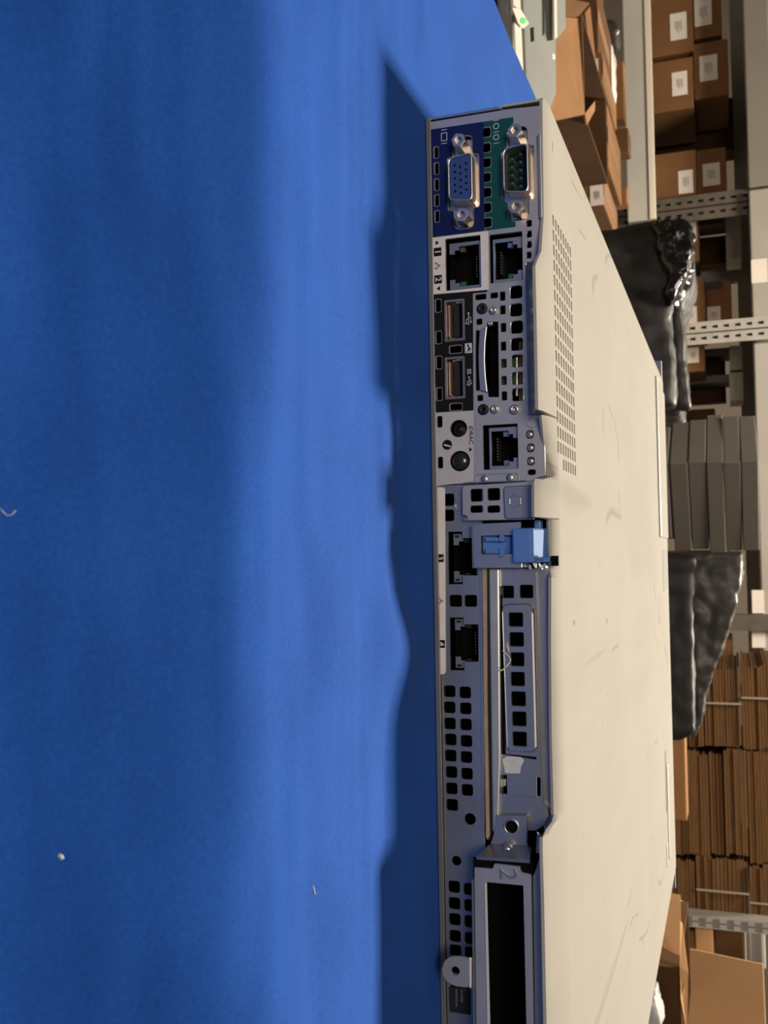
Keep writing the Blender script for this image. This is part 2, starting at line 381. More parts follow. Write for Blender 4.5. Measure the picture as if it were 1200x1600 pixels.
# lid edge along the rear: (photo y, photo x of the lip, how far the lip stands out)
EDGE = [(150,851,0), (340,849.5,-1), (350,848.5,-1.5), (392,846,-6), (408,839,-11), (416,836.5,-13), (500,838.5,-13), (640,841,-13), (648,846,-5), (653,853,5), (744,854,5),
        (748,836,-10), (752,834.5,-11), (808,835,-11), (812,856,3), (892,860,2), (902,861.5,-1), (1000,861,-1), (1150,862,-1), (1245,864.5,-1), (1272,865,-1), (1284,862,-5),
        (1296,853,-12), (1308,848,-17), (1330,848,-18), (1400,850,-18), (1500,852,-18), (1600,854,-18), (1760,857,-18), (2300,868,-18)]
EX = []
for py, px, ye in EDGE:
    x_, z_ = rp(px, py, ye); EX.append((x_, ye, min(z_, H - .2)))
EX[0] = (-1.6, 0, 41.6); EX[-1] = (LW + 1.6, -18, 40)
EX.sort()
def edge(x):
    for a, b in zip(EX, EX[1:]):
        if a[0] <= x <= b[0]:
            t_ = (x - a[0]) / max(1e-6, b[0] - a[0]); return a[1] + (b[1]-a[1])*t_, a[2] + (b[2]-a[2])*t_
    return EX[-1][1:]
vx = [(36 + 5.25*i, 36 + 5.25*i + 3.8) for i in range(17)]
vy = [(8.2 + 5.5*j, 8.2 + 5.5*j + 2.9) for j in range(8)]
xl = sorted(set([a for p in vx for a in p] + [e[0] for e in EX] + [-1.6 + 2*i for i in range(16)] + [126 + 4*i for i in range(77)] + [LW + 1.6]))
yl = [None, .8, 2.2, 4.5] + [a for p in vy for a in p] + [60, 90, 150, 250, 350, 450, 498, LD]
vs, fs = [], []
for x in xl:
    ye, ze = edge(x)
    for j, y in enumerate(yl):
        if j < 4:
            yy = ye + (0, .8, 2.2, 4.5)[j] * (1 if ye <= 0 else .3)
            yy = min(yy, 8.0 - (3-j)*.2)
        else: yy = y
        t_ = min(1, (yy - ye) / (8.15 - ye)); zz = ze + (H - ze) * (t_*(2 - t_))
        vs.append((x, yy, zz))
ny = len(yl)
cut = set()
for i, p in enumerate(vx):
    for j, r in enumerate(vy):
        if i == 16 and j < 2: continue
        cut.add((round(p[0], 3), r[0]))
for i in range(len(xl)-1):
    for j in range(ny-1):
        if yl[j] is not None and (round(xl[i], 3), yl[j]) in cut: continue
        # cells inside a vent opening may be split by extra x lines
        if yl[j] is not None and any(a[0] - 1e-6 <= xl[i] and xl[i+1] <= a[1] + 1e-6 for a in vx) and any(abs(yl[j] - r[0]) < 1e-6 for r in vy):
            ii = [k for k, a in enumerate(vx) if a[0] - 1e-6 <= xl[i] and xl[i+1] <= a[1] + 1e-6][0]
            if not (ii == 16 and yl[j] < vy[2][0] - .1): continue
        fs.append((i*ny+j, (i+1)*ny+j, (i+1)*ny+j+1, i*ny+j+1))
lid = P('lid', MB().add(vs, fs), 'lid')
for p in lid.data.polygons: p.use_smooth = True
sd = lid.modifiers.new('sheet', 'SOLIDIFY'); sd.thickness = .0011; sd.offset = -1
es = lid.modifiers.new('split', 'EDGE_SPLIT'); es.split_angle = .6
for x0, x1 in ((-1.6, -.7), (LW + .7, LW + 1.6)):
    P('side_flange', MB().box(x0, x1, .4, LD, 27.2, 41.9), 'lid', lid, .2)
a = span('A', 0, 0, 10, 10)
P('raised_panel', MB().box(10, 142, 503, 606, 42.2, 44.0), 'lid', lid, .9)
P('edge_glint', MB().box(11, 141, 503.2, 505.5, 43.4, 44.6).box(10.2, 11.6, 503.2, 530, 43.4, 44.5), 'glint', lid, .5)  # pale strips standing in for the highlight on the panel edge
P('handle_slot', MB().box(314, 362, 500, 512, 42.3, 42.95), 'black', lid)
P('edge_glint', MB().box(326, 402, 512, 519, 42.5, 43.9).box(384, 402, 489, 496, 42.5, 43.6), 'glint', lid, .6)
P('finger_recess', MB().box(152, 187, 536, 588, 42.3, 43.0), 'pad', lid)
# tray and sides
P('bottom_tray', MB().box(-1, LW + 1, .2, LD, .35, 1.4).box(-1, LW + 1, -.4, .4, .35, 2.1), 'steel_dark', None, .15)
P('side_wall', MB().box(-1.1, -.1, .0, LD, .6, 27.0), 'steel', None, .2)
P('side_wall', MB().box(LW + .1, LW + 1.1, .0, LD, .6, 27.0), 'steel', None, .2)
P('front_bezel', MB().box(-1, LW + 1, LD, LD + 6, .6, 42), 'steel_dark', None, .4)
for x0, x1 in ((-22, -1), (LW + 1, LW + 22)):
    P('rack_ear', MB().box(x0, x1, LD + 1, LD + 6, 1, 42).box(x0 + 4, x1 - 4, LD + 6, LD + 26, 6, 37), 'steel_dark', None, .8)
P('tray_shade', MB().box(1, LW - 1, 2.6, 15.9, 1.45, 1.7), 'hollow')  # black sheet added over the tray as painted shade
P('vent_backing', MB().box(28, 128, 18, 80, 35, 36), 'brownpcb')  # brown sheet added under the lid to darken the vents
P('light_baffle', MB().box(1, LW - 1, 16, 17, 2, 40), 'hollow')  # dark plate added to stop light behind the openings

# ---- main rear panel
def dsub_cut(cx, cz, L=18.6, Hh=11.0, T=32.4, tw=6.9):
    a, b, c, d = L/2, Hh/2, T/2, tw/2
    return roundpoly([(cx-a, cz-b), (cx-a, cz-d), (cx-c, cz-d), (cx-c, cz+d), (cx-a, cz+d), (cx-a, cz+b),
                      (cx+a, cz+b), (cx+a, cz+d), (cx+c, cz+d), (cx+c, cz-d), (cx+a, cz-d), (cx+a, cz-b)], 2.2, 4)
vga_s = [q('A', 325, 380, -5), q('A', 345, 880, -5)]; ser_s = [q('A', 703, 315, -5), q('A', 710, 825, -5)]
vga_c = tuple((vga_s[0][i] + vga_s[1][i]) / 2 for i in (0, 1)); ser_c = tuple((ser_s[0][i] + ser_s[1][i]) / 2 for i in (0, 1))
H_slots = [hc('A', x, y, 26, 74, .55) for x, y in ((178,464), (181,571), (181,679), (182,785), (184,892))]
H_sq = [hc('A', x, y, 56, 60, .75) for x, y in ((512,328), (512,432), (514,532), (514,631), (517,731), (517,833), (519,934))]
H_vga, H_ser = dsub_cut(*vga_c), dsub_cut(*ser_c)
H_rj_low, H_rj_up = hole('F', 440, 128, 1090, 1098, .4), hole('G', 252, 42, 762, 800, .4)
H_usb = [hole('H', 262, 78, 505, 602, .4), hole('H', 268, 832, 508, 1362, .4)]
H_usl = [hole('H', *b, .5) for b in ((132,68,200,230), (137,488,206,645), (142,817,212,975), (147,1232,214,1390), (318,677,472,768), (322,1438,478,1522))]
H_sd = roundpoly([q('B', *p) for p in ((522,312), (509,440), (504,560), (511,680), (528,815), (597,815), (592,312))], .3)
H_long = roundpoly([q('B', *p) for p in ((443,368), (441,560), (444,775), (468,772), (462,640), (459,560), (461,470), (467,368))], .6)
H_top = [hole('B', *b, .4) for b in ((440,127,512,163), (541,117,590,153), (447,292,485,330), (453,803,491,842))]
H_comb = [hc('B', x, y, 34, 58, .3) for x, y in ((624,232), (628,350), (628,475), (631,590), (632,705), (634,808), (622,140))]
H_big = [hc('B', x, y, 82, 84, 1.0) for x, y in ((712,113), (712,232), (717,347), (717,462), (722,573), (722,690), (724,800))]
H_sliver = [hc('B', x, y, 16, 76, .5) for x, y in ((790,112), (793,232), (795,347), (797,462), (799,573), (801,690), (803,800))]
H_small = [hc('A', x, y, 34, 44, .5) for x, y in ((800,938), (800,1010), (800,1080), (798,1150), (795,1222), (798,1285))]
H_idrac = hole('L', 128, 200, 592, 796, .3)
H_lp = [hc('L', x, y, 106, w, 1.6) for x, y, w in ((752,332,112), (762,512,116), (765,690,112), (778,838,70))]
b1, b2 = q('I', 560, 355), q('I', 585, 965)
H_btn = [circ(*b1, 2.95), circ(*b2, 3.5)]
H_isl = [hole('I', 158, 124, 252, 332, .6), hole('I', 172, 888, 264, 1100, .6)]
XP = rp(700, 757)[0]
top = []
for py, px in ((168,845.5), (340,844.5), (392,845.5), (412,838), (500,840), (645,842), (655,852), (742,853), (748,838), (757,838)):
    x_, z_ = rp(px, py); top.append((x_, z_ - .3))
outer = [(.4, 2.0), (XP, 2.0)] + [(min(a, XP - .01*i), b) for i, (a, b) in enumerate(reversed(top))] + [(1.0, 40.6), (.4, 30)]
panel_holes = H_slots + H_sq + [H_vga, H_ser, H_rj_low, H_rj_up, H_sd, H_long, H_idrac] + H_usb + H_usl + H_top + H_comb + H_big + H_sliver + H_small + H_lp + H_btn + H_isl
panel = plate('rear_panel', outer, panel_holes, 0, 1.1, M['zinc'], sv, .12)
# printed areas
G = .28
navy = plate('blue_print', roundpoly([q('A', *p) for p in ((137,312), (495,258), (503,988), (146,1033))], .4), [grow(h, G) for h in H_slots] + [grow(H_vga, G)], -.1, .1, M['navy'], panel)
teal_o = [q('A', *p) for p in ((495,258), (700,224), (707,966), (503,988))]
E_ = 0.0
teal = plate('green_print', teal_o, [], -.1, .1, M['teal'], panel)
bpy.data.objects.remove(teal)
# the green field runs from the navy field to its right edge and is cut round the square holes and the serial connector
def clip_loop(loop, x0=None, z0=None, z1=None):
    return loop
sqz = [(min(p[1] for p in h), max(p[1] for p in h)) for h in H_sq]
za, zb = min(a for a, b in sqz) + .9, max(b for a, b in sqz) + .35
xs0, xs1 = q('A', 600, 242)[0], q('A', 600, 976)[0]
zr = q('A', 702, 600)[1]
# comb-shaped strip between the holes, then the field beside the connector
strip_holes = [grow(h, G) for h in H_sq]
zl = q('A', 500, 620)[1]
main_a, main_d, c_half = 9.3, 3.45, 16.2
sx, sz = ser_c
left_edge = [(xs1, zl), (xs0, zl)]
def left_with_bites():
    pts = []
    for h in sorted(strip_holes, key=lambda h: -min(p[0] for p in h)):
        a_, b_, t_ = min(p[0] for p in h), max(p[0] for p in h), max(p[1] for p in h)
        pts += [(b_, zl), (b_, t_ - .4), (b_ - .4, t_), (a_ + .4, t_), (a_, t_ - .4), (a_, zl)]
    return pts
gg = .3
right = [(xs0, zr), (sx - c_half - gg, zr), (sx - c_half - gg, sz - main_d + 1.5), (sx - c_half + 1.5, sz - main_d - gg), (sx - main_a - gg, sz - main_d - gg), (sx - main_a - gg, sz - 4.2), (sx - main_a + 1.6, sz - 5.5 - gg),
         (sx + main_a - 1.6, sz - 5.5 - gg), (sx + main_a + gg, sz - 4.2), (sx + main_a + gg, sz - main_d - gg), (sx + c_half - 1.5, sz - main_d - gg), (sx + c_half + gg, sz - main_d + 1.5), (sx + c_half + gg, zr), (xs1, zr)]
plate('green_print', [(xs1, zl)] + left_with_bites() + [(xs0, zl)] + right, [], -.1, .1, M['teal'], panel)
wl = roundpoly([q('A', *p) for p in ((146,1037), (527,990), (530,1382), (150,1414))], .3)
plate('white_print', wl, [grow(H_rj_low, .15)], -.1, .1, M['white'], panel)
bl = roundpoly([q('B', *p) for p in ((150,132), (520,100), (522,112), (424,122), (428,905), (155,920))], .2)
plate('black_print', bl, [grow(h, .28) for h in H_usb + H_usl], -.1, .1, M['ink'], panel)
# symbols
def q1(k, x, y): return q(k, x, y)
def sym(name, m): return MB(), name, m
def bar(mb, c, w, h, y=-.16, t_=.06): return mb.box(c[0]-w/2, c[0]+w/2, y, y + t_, c[1]-h/2, c[1]+h/2)
def frame(mb, c, w, h, th, y=-.16, t_=.06, r=.3):
    o_ = rect(c[0]-w/2, c[0]+w/2, c[1]-h/2, c[1]+h/2, r); i_ = rect(c[0]-w/2+th, c[0]+w/2-th, c[1]-h/2+th, c[1]+h/2-th, max(r-th, .05))
    return mb.ring(o_, i_, y, y + t_)
s = MB(); c = q('A', 232, 360); frame(s, c, 3.0, 2.2, .22)
for yy in (313, 404): bar(s, q('A', 232, yy), .2, 2.1)
P('display_symbol', s, 'inkwhite', panel)
s = MB()
for yy in (250, 327, 403): bar(s, q('A', 580, yy), .2, 2.0)
for yy in (289, 362):
    c = q('A', 580, yy); s.ring(circ(*c, 1.05, 18), circ(*c, .82, 18), -.16, -.1)
P('serial_symbol', s, 'inkwhite', panel)
def tri(mb, c, w, h, d=1, y=-.16): return mb.prism([(c[0]-w/2, c[1]-d*h/2), (c[0]+w/2, c[1]-d*h/2), (c[0], c[1]+d*h/2)], y, y + .05)
def netsym(c, k=1.0):
    s = MB()
    for dx, dz in ((-1.0, -.55), (1.0, -.55), (0, .75)):
        frame(s, (c[0] + dx*k, c[1] + dz*k), .75*k, .65*k, .17*k, r=.08)
        bar(s, (c[0] + dx*k, c[1] + dz*k - .5*k), 1.0*k, .16*k)
    bar(s, (c[0], c[1] + .02), 2.1*k, .15*k); bar(s, (c[0]-1.0*k, c[1]-.1*k), .15*k, .3*k); bar(s, (c[0]+1.0*k, c[1]-.1*k), .15*k, .3*k)
    return s
s = MB(); tri(s, q('F', 282, 235), 1.7, 1.3); tri(s, q('F', 300, 1090), 1.7, 1.3, -1)
P('arrow_symbol', s, 'ink', panel)
P('network_symbol', netsym(q('F', 288, 665), .85), 'ink', panel)
for ch, c in (('1', q('F', 287, 405)), ('2', q('F', 295, 920))):
    p_ = plate('number_patch', rect(c[0]-1.5, c[0]+1.5, c[1]-1.4, c[1]+1.4, .15), [], -.15, .06, M['ink'], panel)
    text('printed_number', ch, c[0], c[1], 2.9, -.16, M['inkwhite'], panel, bold=.08)
# USB trident, wrench, superspeed
def trident(c, k, y=-.16):
    s = MB(); bar(s, (c[0] + .2*k, c[1]), 4.6*k, .26*k); s.prism(circ(c[0]-2.3*k, c[1], .45*k, 12), y, y+.05)
    s.prism([(c[0]+2.3*k, c[1]-.4*k), (c[0]+2.3*k, c[1]+.4*k), (c[0]+3.0*k, c[1])], y, y+.05)
    for sg, x0, x1 in ((1, -1.2, 1.2), (-1, -.4, 1.9)):
        s.prism([(c[0]+x0*k, c[1]), (c[0]+(x0+.3)*k, c[1]), (c[0]+(x0+1.1)*k, c[1]+sg*.95*k), (c[0]+(x0+.9)*k, c[1]+sg*1.1*k)], y, y+.05)
        bar(s, (c[0]+(x0+x1+1)/2*k, c[1]+sg*1.03*k), (x1-x0-.2)*k, .2*k)
    bar(s, (c[0]+1.6*k, c[1]+1.03*k), .7*k, .7*k); s.prism(circ(c[0]+2.1*k, c[1]-1.03*k, .42*k, 10), y, y+.05)
    return s
P('usb_symbol', trident(q('H', 567, 318), .78), 'inkwhite', panel)
c = q('H', 575, 1125); P('usb_symbol', trident((c[0] + .4, c[1]), .6), 'inkwhite', panel)
c = q('H', 572, 1015); text('printed_letters', 'SS', c[0], c[1], 2.0, -.16, M['inkwhite'], panel, bold=.02)
c = q('H', 565, 708); plate('tool_patch', rect(c[0]-1.7, c[0]+1.7, c[1]-1.25, c[1]+1.25, .15), [], -.15, .06, M['inkwhite'], panel)
s = MB(); s.prism([(c[0]-1.5, c[1]-.1), (c[0]-1.2, c[1]-.5), (c[0]+.5, c[1]+.2), (c[0]+.3, c[1]+.6)], -.2, -.15); s.ring(circ(c[0]+.6, c[1]+.35, .62, 12), circ(c[0]+.8, c[1]+.5, .3, 12), -.2, -.15)
for k in (-.5, -.1, .3): bar(s, (c[0] + 1.25, c[1] + k - .3), .5, .12, -.2)
P('wrench_symbol', s, 'ink', panel)
# iDRAC lettering and information mark
c = q('I', 790, 478); text('printed_letters', 'iDRAC', c[0], c[1], 1.95, -.13, M['ink'], panel, bold=.03, sx=1.12)
s = MB(); tri(s, q('I', 790, 748), 1.5, 1.15, 1, -.16); P('arrow_symbol', s, 'ink', panel)
c = q('I', 346, 660); P('information_disc', MB().prism(circ(*c, 1.75), -.16, -.08), 'ink', panel)
text('printed_letters', 'i', c[0], c[1] + .05, 3.4, -.19, M['inkwhite'], panel, bold=.13, shear=.3)
lb = roundpoly([q('I', *p) for p in ((68,72), (835,22), (835,1342), (108,1440))], .2)
plate('silver_print', lb, [grow(h, .1) for h in H_btn + H_isl], -.1, .1, M['silver'], panel)

# ---- D-sub connectors
def dshape(c, w, h, sl, r, y=0, n=4):
    return roundpoly([(c[0]-w/2+sl, c[1]-h/2), (c[0]+w/2-sl, c[1]-h/2), (c[0]+w/2, c[1]+h/2), (c[0]-w/2, c[1]+h/2)], r, n)
def dsub(name, c, screws, female):
    o_ = P(name, MB().box(c[0]-15.4, c[0]+15.4, 1.6, 2.6, c[1]-6.2, c[1]+6.2), 'chrome')
    outer_, inner_ = dshape(c, 17.0, 8.6, 1.0, 2.0), dshape(c, 16.0, 7.6, 1.0, 1.7)
    P('shell', MB().ring(outer_, inner_, -4.6, 2.0), 'chrome', o_, .2)
    if female:
        ins = dshape(c, 15.9, 7.5, 1.0, 1.6)
        pins = []
        for k, zz in enumerate((2.0, 0, -2.0)):
            for i in range(5): pins.append(circ(c[0] + (i-2)*2.29 + (.0, 1.0, .15)[k] - .35, c[1] + zz, .45, 10))
        plate('pin_insert', ins, pins, -4.0, 1.2, M['vga'], o_)
        P('insert_base', MB().prism(ins, -2.6, 2), 'hollow', o_)
    else:
        P('pin_insert', MB().prism(dshape(c, 15.9, 7.5, 1.0, 1.6), 1.0, 2), 'teal_dark', o_)
        pm = MB()
        for k in range(5): pm.lathe(c[0] + (k-2)*2.77, c[1] + 1.42, [(.5, 1), (.5, -2.6), (.2, -3.2)], 8)
        for k in range(4): pm.lathe(c[0] + (k-1.5)*2.77, c[1] - 1.42, [(.5, 1), (.5, -2.6), (.2, -3.2)], 8)
        P('pin', pm, 'chrome', o_)
    for sc in screws:
        j = MB(); hexo = [(sc[0] + 2.55*math.cos(math.pi/3*k + .3), sc[1] + 2.55*math.sin(math.pi/3*k + .3)) for k in range(6)]
        hexi = [(sc[0] + 1.35*math.cos(math.pi/3*k + .3), sc[1] + 1.35*math.sin(math.pi/3*k + .3)) for k in range(6)]
        j.ring(hexo, hexi, -5, 1.6); j.prism(hexi, -3.4, -3.2)
        P('jackscrew', j, 'chrome', o_, .35)
    return o_
dsub('vga_port', vga_c, vga_s, True)['label'] = 'blue video connector'
dsub('serial_port', ser_c, ser_s, False)['label'] = 'green serial connector'

# ---- network jacks
def jack(box, notch_down, y, ledm=('led', 'ledgreen'), frame_m='steel', name='network_port'):
    x0, x1, z0, z1 = box; cx = (x0+x1)/2; w, h = x1-x0, z1-z0
    d = 1 if notch_down else -1
    zt = z1 - .9 if notch_down else z0 + .9            # the plain side
    zb = z0 + 1.3 if notch_down else z1 - 1.3          # the stepped side
    zb0, zt0 = (z0, z1) if notch_down else (z1, z0)
    zm = zb0 + d * 3.6; zk = zb0 + d * 2.0
    hw = w/2 - 1.35
    k1, k2 = hw - 1.3, hw - 2.6
    op = [(x0, zb0), (cx-k2, zb0), (cx-k2, zk), (cx-k1, zk), (cx-k1, zm), (cx-hw, zm), (cx-hw, zt), (cx+hw, zt), (cx+hw, zm), (cx+k1, zm), (cx+k1, zk), (cx+k2, zk), (cx+k2, zb0), (x1, zb0), (x1, zt0), (x0, zt0)]
    o_ = plate(name, op, [], y, .8, M[frame_m], sv, .1)
    P('socket', MB().box(x0, x1, y + 9, y + 9.5, z0, z1).box(x0, x0 + .4, y + .9, y + 9, z0, z1).box(x1 - .4, x1, y + .9, y + 9, z0, z1).box(x0, x1, y + .9, y + 9, z0, z0 + .3).box(x0, x1, y + .9, y + 9, z1 - .3, z1), 'hollow', o_)
    cm = MB()
    for i in range(8): cm.box(cx - 3.8 + i*1.02, cx - 3.4 + i*1.02, y + 2.5, y + 7, zt - d*1.6, zt - d*1.3)
    P('contact_pins', cm, 'steel_dark', o_)
    for sgn, lm in ((-1, ledm[0]), (1, ledm[1])):
        P('indicator_light', MB().box(cx + sgn*(hw - 1.0) - .8, cx + sgn*(hw - 1.0) + .8, y + 1.0, y + 3, min(zm + d*.1, zm + d*1.9), max(zm + d*.1, zm + d*1.9)), lm, o_)
        if name == 'network_port' and y > 2.5:
            P('indicator_window', MB().box(cx + sgn*(w/2 - .9) - .45, cx + sgn*(w/2 - .9) + .45, y - .12, y + .3, z0 + .6, z0 + 2.2), 'black', o_)
    return o_
jack(span('F', 486, 190, 1090, 1090), True, 1.6, ('brownpcb', 'ledgreen'))
jack(span('G', 285, 95, 762, 795), False, 1.6)
jack(span('L', 190, 225, 592, 796), False, 2.0, ('led', 'led'))
YL = 1.2                                                   # plane of the lower strip
for b in (('N', 246, 92, 512, 602), ('N', 262, 984, 527, 1500)):
    jack(span(*b, YL), True, YL + 1.6, ('black', 'black'))
# ---- USB sockets
for h in H_usb:
    x0, x1 = min(p[0] for p in h), max(p[0] for p in h); z0, z1 = min(p[1] for p in h), max(p[1] for p in h)
    u = P('usb_port', MB().ring(rect(x0 + .1, x1 - .1, z0 + .1, z1 - .1, .3), rect(x0 + .45, x1 - .45, z0 + .5, z1 - .4, .3), -.3, 8).box(x0, x1, 8, 8.4, z0, z1), 'chrome')
    P('tongue', MB().box(x0 + 1.2, x1 - 1.2, 1.2, 8, z0 + 2.7, z0 + 4.6), 'black', u)
    P('contact_strip', MB().box(x0 + 1.3, x1 - 1.3, .9, 8, z0 + .9, z0 + 1.6), 'copper', u)
    P('spring_clip', MB().box(x0 + .6, x0 + 1.1, .2, 5, z1 - 2.8, z1 - .9), 'chrome', u)
# ---- memory card slot area
o_ = P('card_slot', MB().prism([q('B', *p) for p in ((500,300), (500,828), (604,828), (604,300))], 9, 9.6), 'hollow')
P('retainer_strip', MB().prism([q('B', *p, -.8) for p in ((468,368), (462,470), (460,560), (463,660), (470,772), (522,785), (510,680), (504,560), (508,440), (520,340))], -1.0, .3), 'steel', o_, .25)
P('board', MB().prism([q('B', *p) for p in ((604,540), (604,740), (705,740), (705,540))], 4, 4.6), 'pcb', o_)
P('component', MB().prism([q('B', *p) for p in ((712,425), (712,850), (742,850), (742,425))], 5, 8), 'brownpcb', o_)
P('component', MB().prism([q('B', *p) for p in ((744,425), (744,840), (749,840), (749,425))], 3.5, 4), 'rim', o_)
P('component', MB().prism([q('B', *p) for p in ((702,540), (702,800), (711,800), (711,540))], 2.5, 3.2), 'rim', o_)
for x_, y_ in ((487, 225), (495, 900)):
    c = q('B', x_, y_)
    sc = P('torx_screw', MB().lathe(*c, [(1.9, .2), (1.9, -.5), (1.4, -.9), (.75, -.9), (.7, .0)], 20), 'black', None, 0, True)
for x_, y_, r in ((562, 238, 1.35), (572, 898, 1.5), (705, 900, 1.7), (545, 328, .9)):
    c = q('B', x_, y_)
    P('standoff', MB().lathe(*c, [(r, .5), (r, -.9), (r*.8, -1.3), (r*.35, -1.3), (r*.3, -.6)], 14), 'chrome', None, 0, True)
# ---- buttons and light pipes
P('identify_button', MB().lathe(*b1, [(2.9, 3.2), (2.6, 3.0), (1.5, 3.2), (.9, 2.2), (.3, 2.0)], 20), 'black', None, 0, True)
P('status_lamp', MB().lathe(*b2, [(3.4, 3), (3.3, 1.2), (2.6, .3), (1.4, -.2), (.3, -.3)], 22), 'dome', None, 0, True)
for x_, y_ in ((752, 332), (762, 512), (765, 690)):
    c = q('L', x_, y_); P('light_pipe', MB().lathe(*c, [(1.15, 3), (1.15, .3), (.8, -.1), (.2, -.15)], 12), 'chrome', None, 0, True)
c = q('L', 785, 182); P('embossed_ring', MB().ring(circ(*c, 1.75), circ(*c, 1.5), -.25, .1), 'steel')
for x_, y_ in ((145, 930), (485, 912)):
    c = q('L', x_, y_); P('rivet', MB().lathe(*c, [(1.3, .2), (1.3, -.12), (1.05, -.3), (.2, -.32)], 16), 'steel', None, 0, True)
a0, a1, a2, a3 = span('L', 20, 855, 610, 965)
P('pressed_oval', MB().ring(rect(a0, a1 + 1.5, a2, a3, 1.5, 5), rect(a0 + .3, a1 + 1.5, a2 + .3, a3 - .3, 1.3, 5), -.3, .1), 'steel')
# upper flange of the panel beside the serial connector
a0, a1, a2, a3 = span('A', 862, 340, 884, 905, -1)
P('panel_lip', MB().box(a0, a1, -1.2, .1, a2, a3), 'steel', None, .2)
# roll over the perforated part
rx0, rx1 = rp(838, 412)[0], rp(840, 648)[0]
zt = rp(828, 530)[1]; ze_ = rp(838, 530, -4)[1]
rl = [(0.0, zt - 1.2), (-.8, zt), (-2.2, zt + .9), (-4.2, ze_ - .6), (-4.6, ze_ + .1), (.5, ze_ + .1)]
P('rolled_edge', MB().add([(x_, y_, z_) for x_ in (rx0, rx1) for y_, z_ in rl], [tuple(range(6)), tuple(range(11, 5, -1))] + [(i, i+6, (i+1) % 6 + 6, (i+1) % 6) for i in range(6)]), 'steel', None, .2)

# ---- lower strip with ports 3 and 4
ls = [hole('N', 218, 733, 343, 852, .7, YL), hole('N', 375, 733, 500, 852, .7, YL)]
p3 = roundpoly([q('N', *p, YL) for p in ((203,74), (345,74), (345,140), (512,140), (512,525), (350,525), (352,617), (207,617))], .15)
p4 = roundpoly([q('N', *p, YL) for p in ((219,969), (358,969), (358,1040), (516,1040), (516,1424), (368,1424), (368,1514), (225,1514))], .15)
arr = [hc('D', x, y, 74, 75, .9, YL) for x, y in ((268,172), (268,280), (270,388), (275,495), (275,603), (280,713), (282,823), (285,933),
       (372,180), (375,287), (377,395), (380,505), (380,613), (384,724), (386,833))]
arr += [hc('E', x, y, 74, 77, .9, YL) for x, y in ((298,367), (300,478), (302,585), (304,697), (307,795), (309,905), (311,1010))]
arr += [hc('E', x, y, 74, 77, .9, YL) for x, y in ((402,383), (405,492), (406,600), (408,712), (410,810), (412,915))]
arr += [circ(*q('D', 405, 1028, YL), 1.9), circ(*q('E', 314, 193, YL), 1.6)]
arr += [hole('M', 14, 130, 116, 240, .8, YL), hole('M', 14, 280, 116, 384, .8, YL), hole('M', 262, 70, 400, 318, .5, YL)]
so = [(XP + .1, 2.0), (LW - .5, 2.0), (LW - .5, 38), (rp(762, 1600, YL)[0] + 60, 38), (rp(745, 1345, YL)[0], rp(752, 1345, YL)[1]), (rp(760, 1300, YL)[0], rp(758, 1300, YL)[1]), (XP + .1, rp(757, 760, YL)[1])]
so = [(XP + .1, 2.0), (LW - .5, 2.0), (LW - .5, rp(752, 1500, YL)[1]), (XP + .1, rp(756, 900, YL)[1])]
strip = plate('port_strip', so, ls + [p3, p4] + arr, YL, 1.0, M['steel'], sv, .12)
lab = roundpoly([q('C', *p, YL) for p in ((168,178), (238,176), (243,1428), (178,1430))], 1.2, 4)
plate('white_print', lab, [], YL - .1, .1, M['white'], strip)
for ch, c in (('3', q('C', 205, 652, YL)), ('4', q('C', 213, 1226, YL))):
    plate('number_patch', rect(c[0]-1.35, c[0]+1.35, c[1]-1.3, c[1]+1.3, .2), [], YL - .16, .06, M['ink'], strip)
    text('printed_number', ch, c[0], c[1], 2.7, YL - .17, M['inkwhite'], strip, bold=.08)
s = netsym(q('C', 207, 938, YL), .85); s.v = [(v[0], v[1] + YL, v[2]) for v in s.v]; P('network_symbol', s, 'ink', strip)
c = q('M', 165, 240, YL); P('rolled_tab', MB().ring(circ(c[0], c[1], 1.9), circ(c[0], c[1], 1.3), YL - .5, YL), 'steel', strip)
a0, a1, a2, a3 = span('D', 335, 905, 500, 912, YL)
P('seam', MB().box(a0, a1, YL - .08, YL, a2, a3), 'steel_dark', strip)

# ---- hold-down bracket with four openings
YB = -2.2
bo = roundpoly([q('M', *p, YB) for p in ((192,70), (215,52), (860,10), (868,372), (240,382), (238,335), (195,330))], .5)
bh = [hole('M', *b, .7, YB) for b in ((272,85,386,200), (432,78,545,190), (270,241,388,305), (430,241,545,305))]
br = plate('hold_down_bracket', bo, bh, YB, 1.0, M['zinc'], sv, .15)
P('pressed_pad', MB().prism(roundpoly([q('M', *p, YB) for p in ((578,60), (858,45), (860,362), (590,370))], 1.4, 4), YB - .7, YB + .2), 'steel', br, .5)
c = q('M', 692, 200, YB); P('hex_dimple', MB().ring([(c[0] + 2.3*math.cos(math.pi/3*k), c[1] + 2.3*math.sin(math.pi/3*k)) for k in range(6)], [(c[0] + 1.9*math.cos(math.pi/3*k), c[1] + 1.9*math.sin(math.pi/3*k)) for k in range(6)], YB - 1.0, YB - .5), 'steel', br, .1)
P('bracket_edge', MB().box(q('M', 240, 350, YB)[0], q('M', 240, 381, YB)[0], YB + .3, 1.0, q('M', 200, 380, YB)[1], q('M', 860, 380, YB)[1]).box(q('M', 600, 10, YB)[0], q('M', 600, 20, YB)[0], YB - 1.2, YB, q('M', 220, 20, YB)[1], q('M', 800, 20, YB)[1]), 'steel', br, .2)

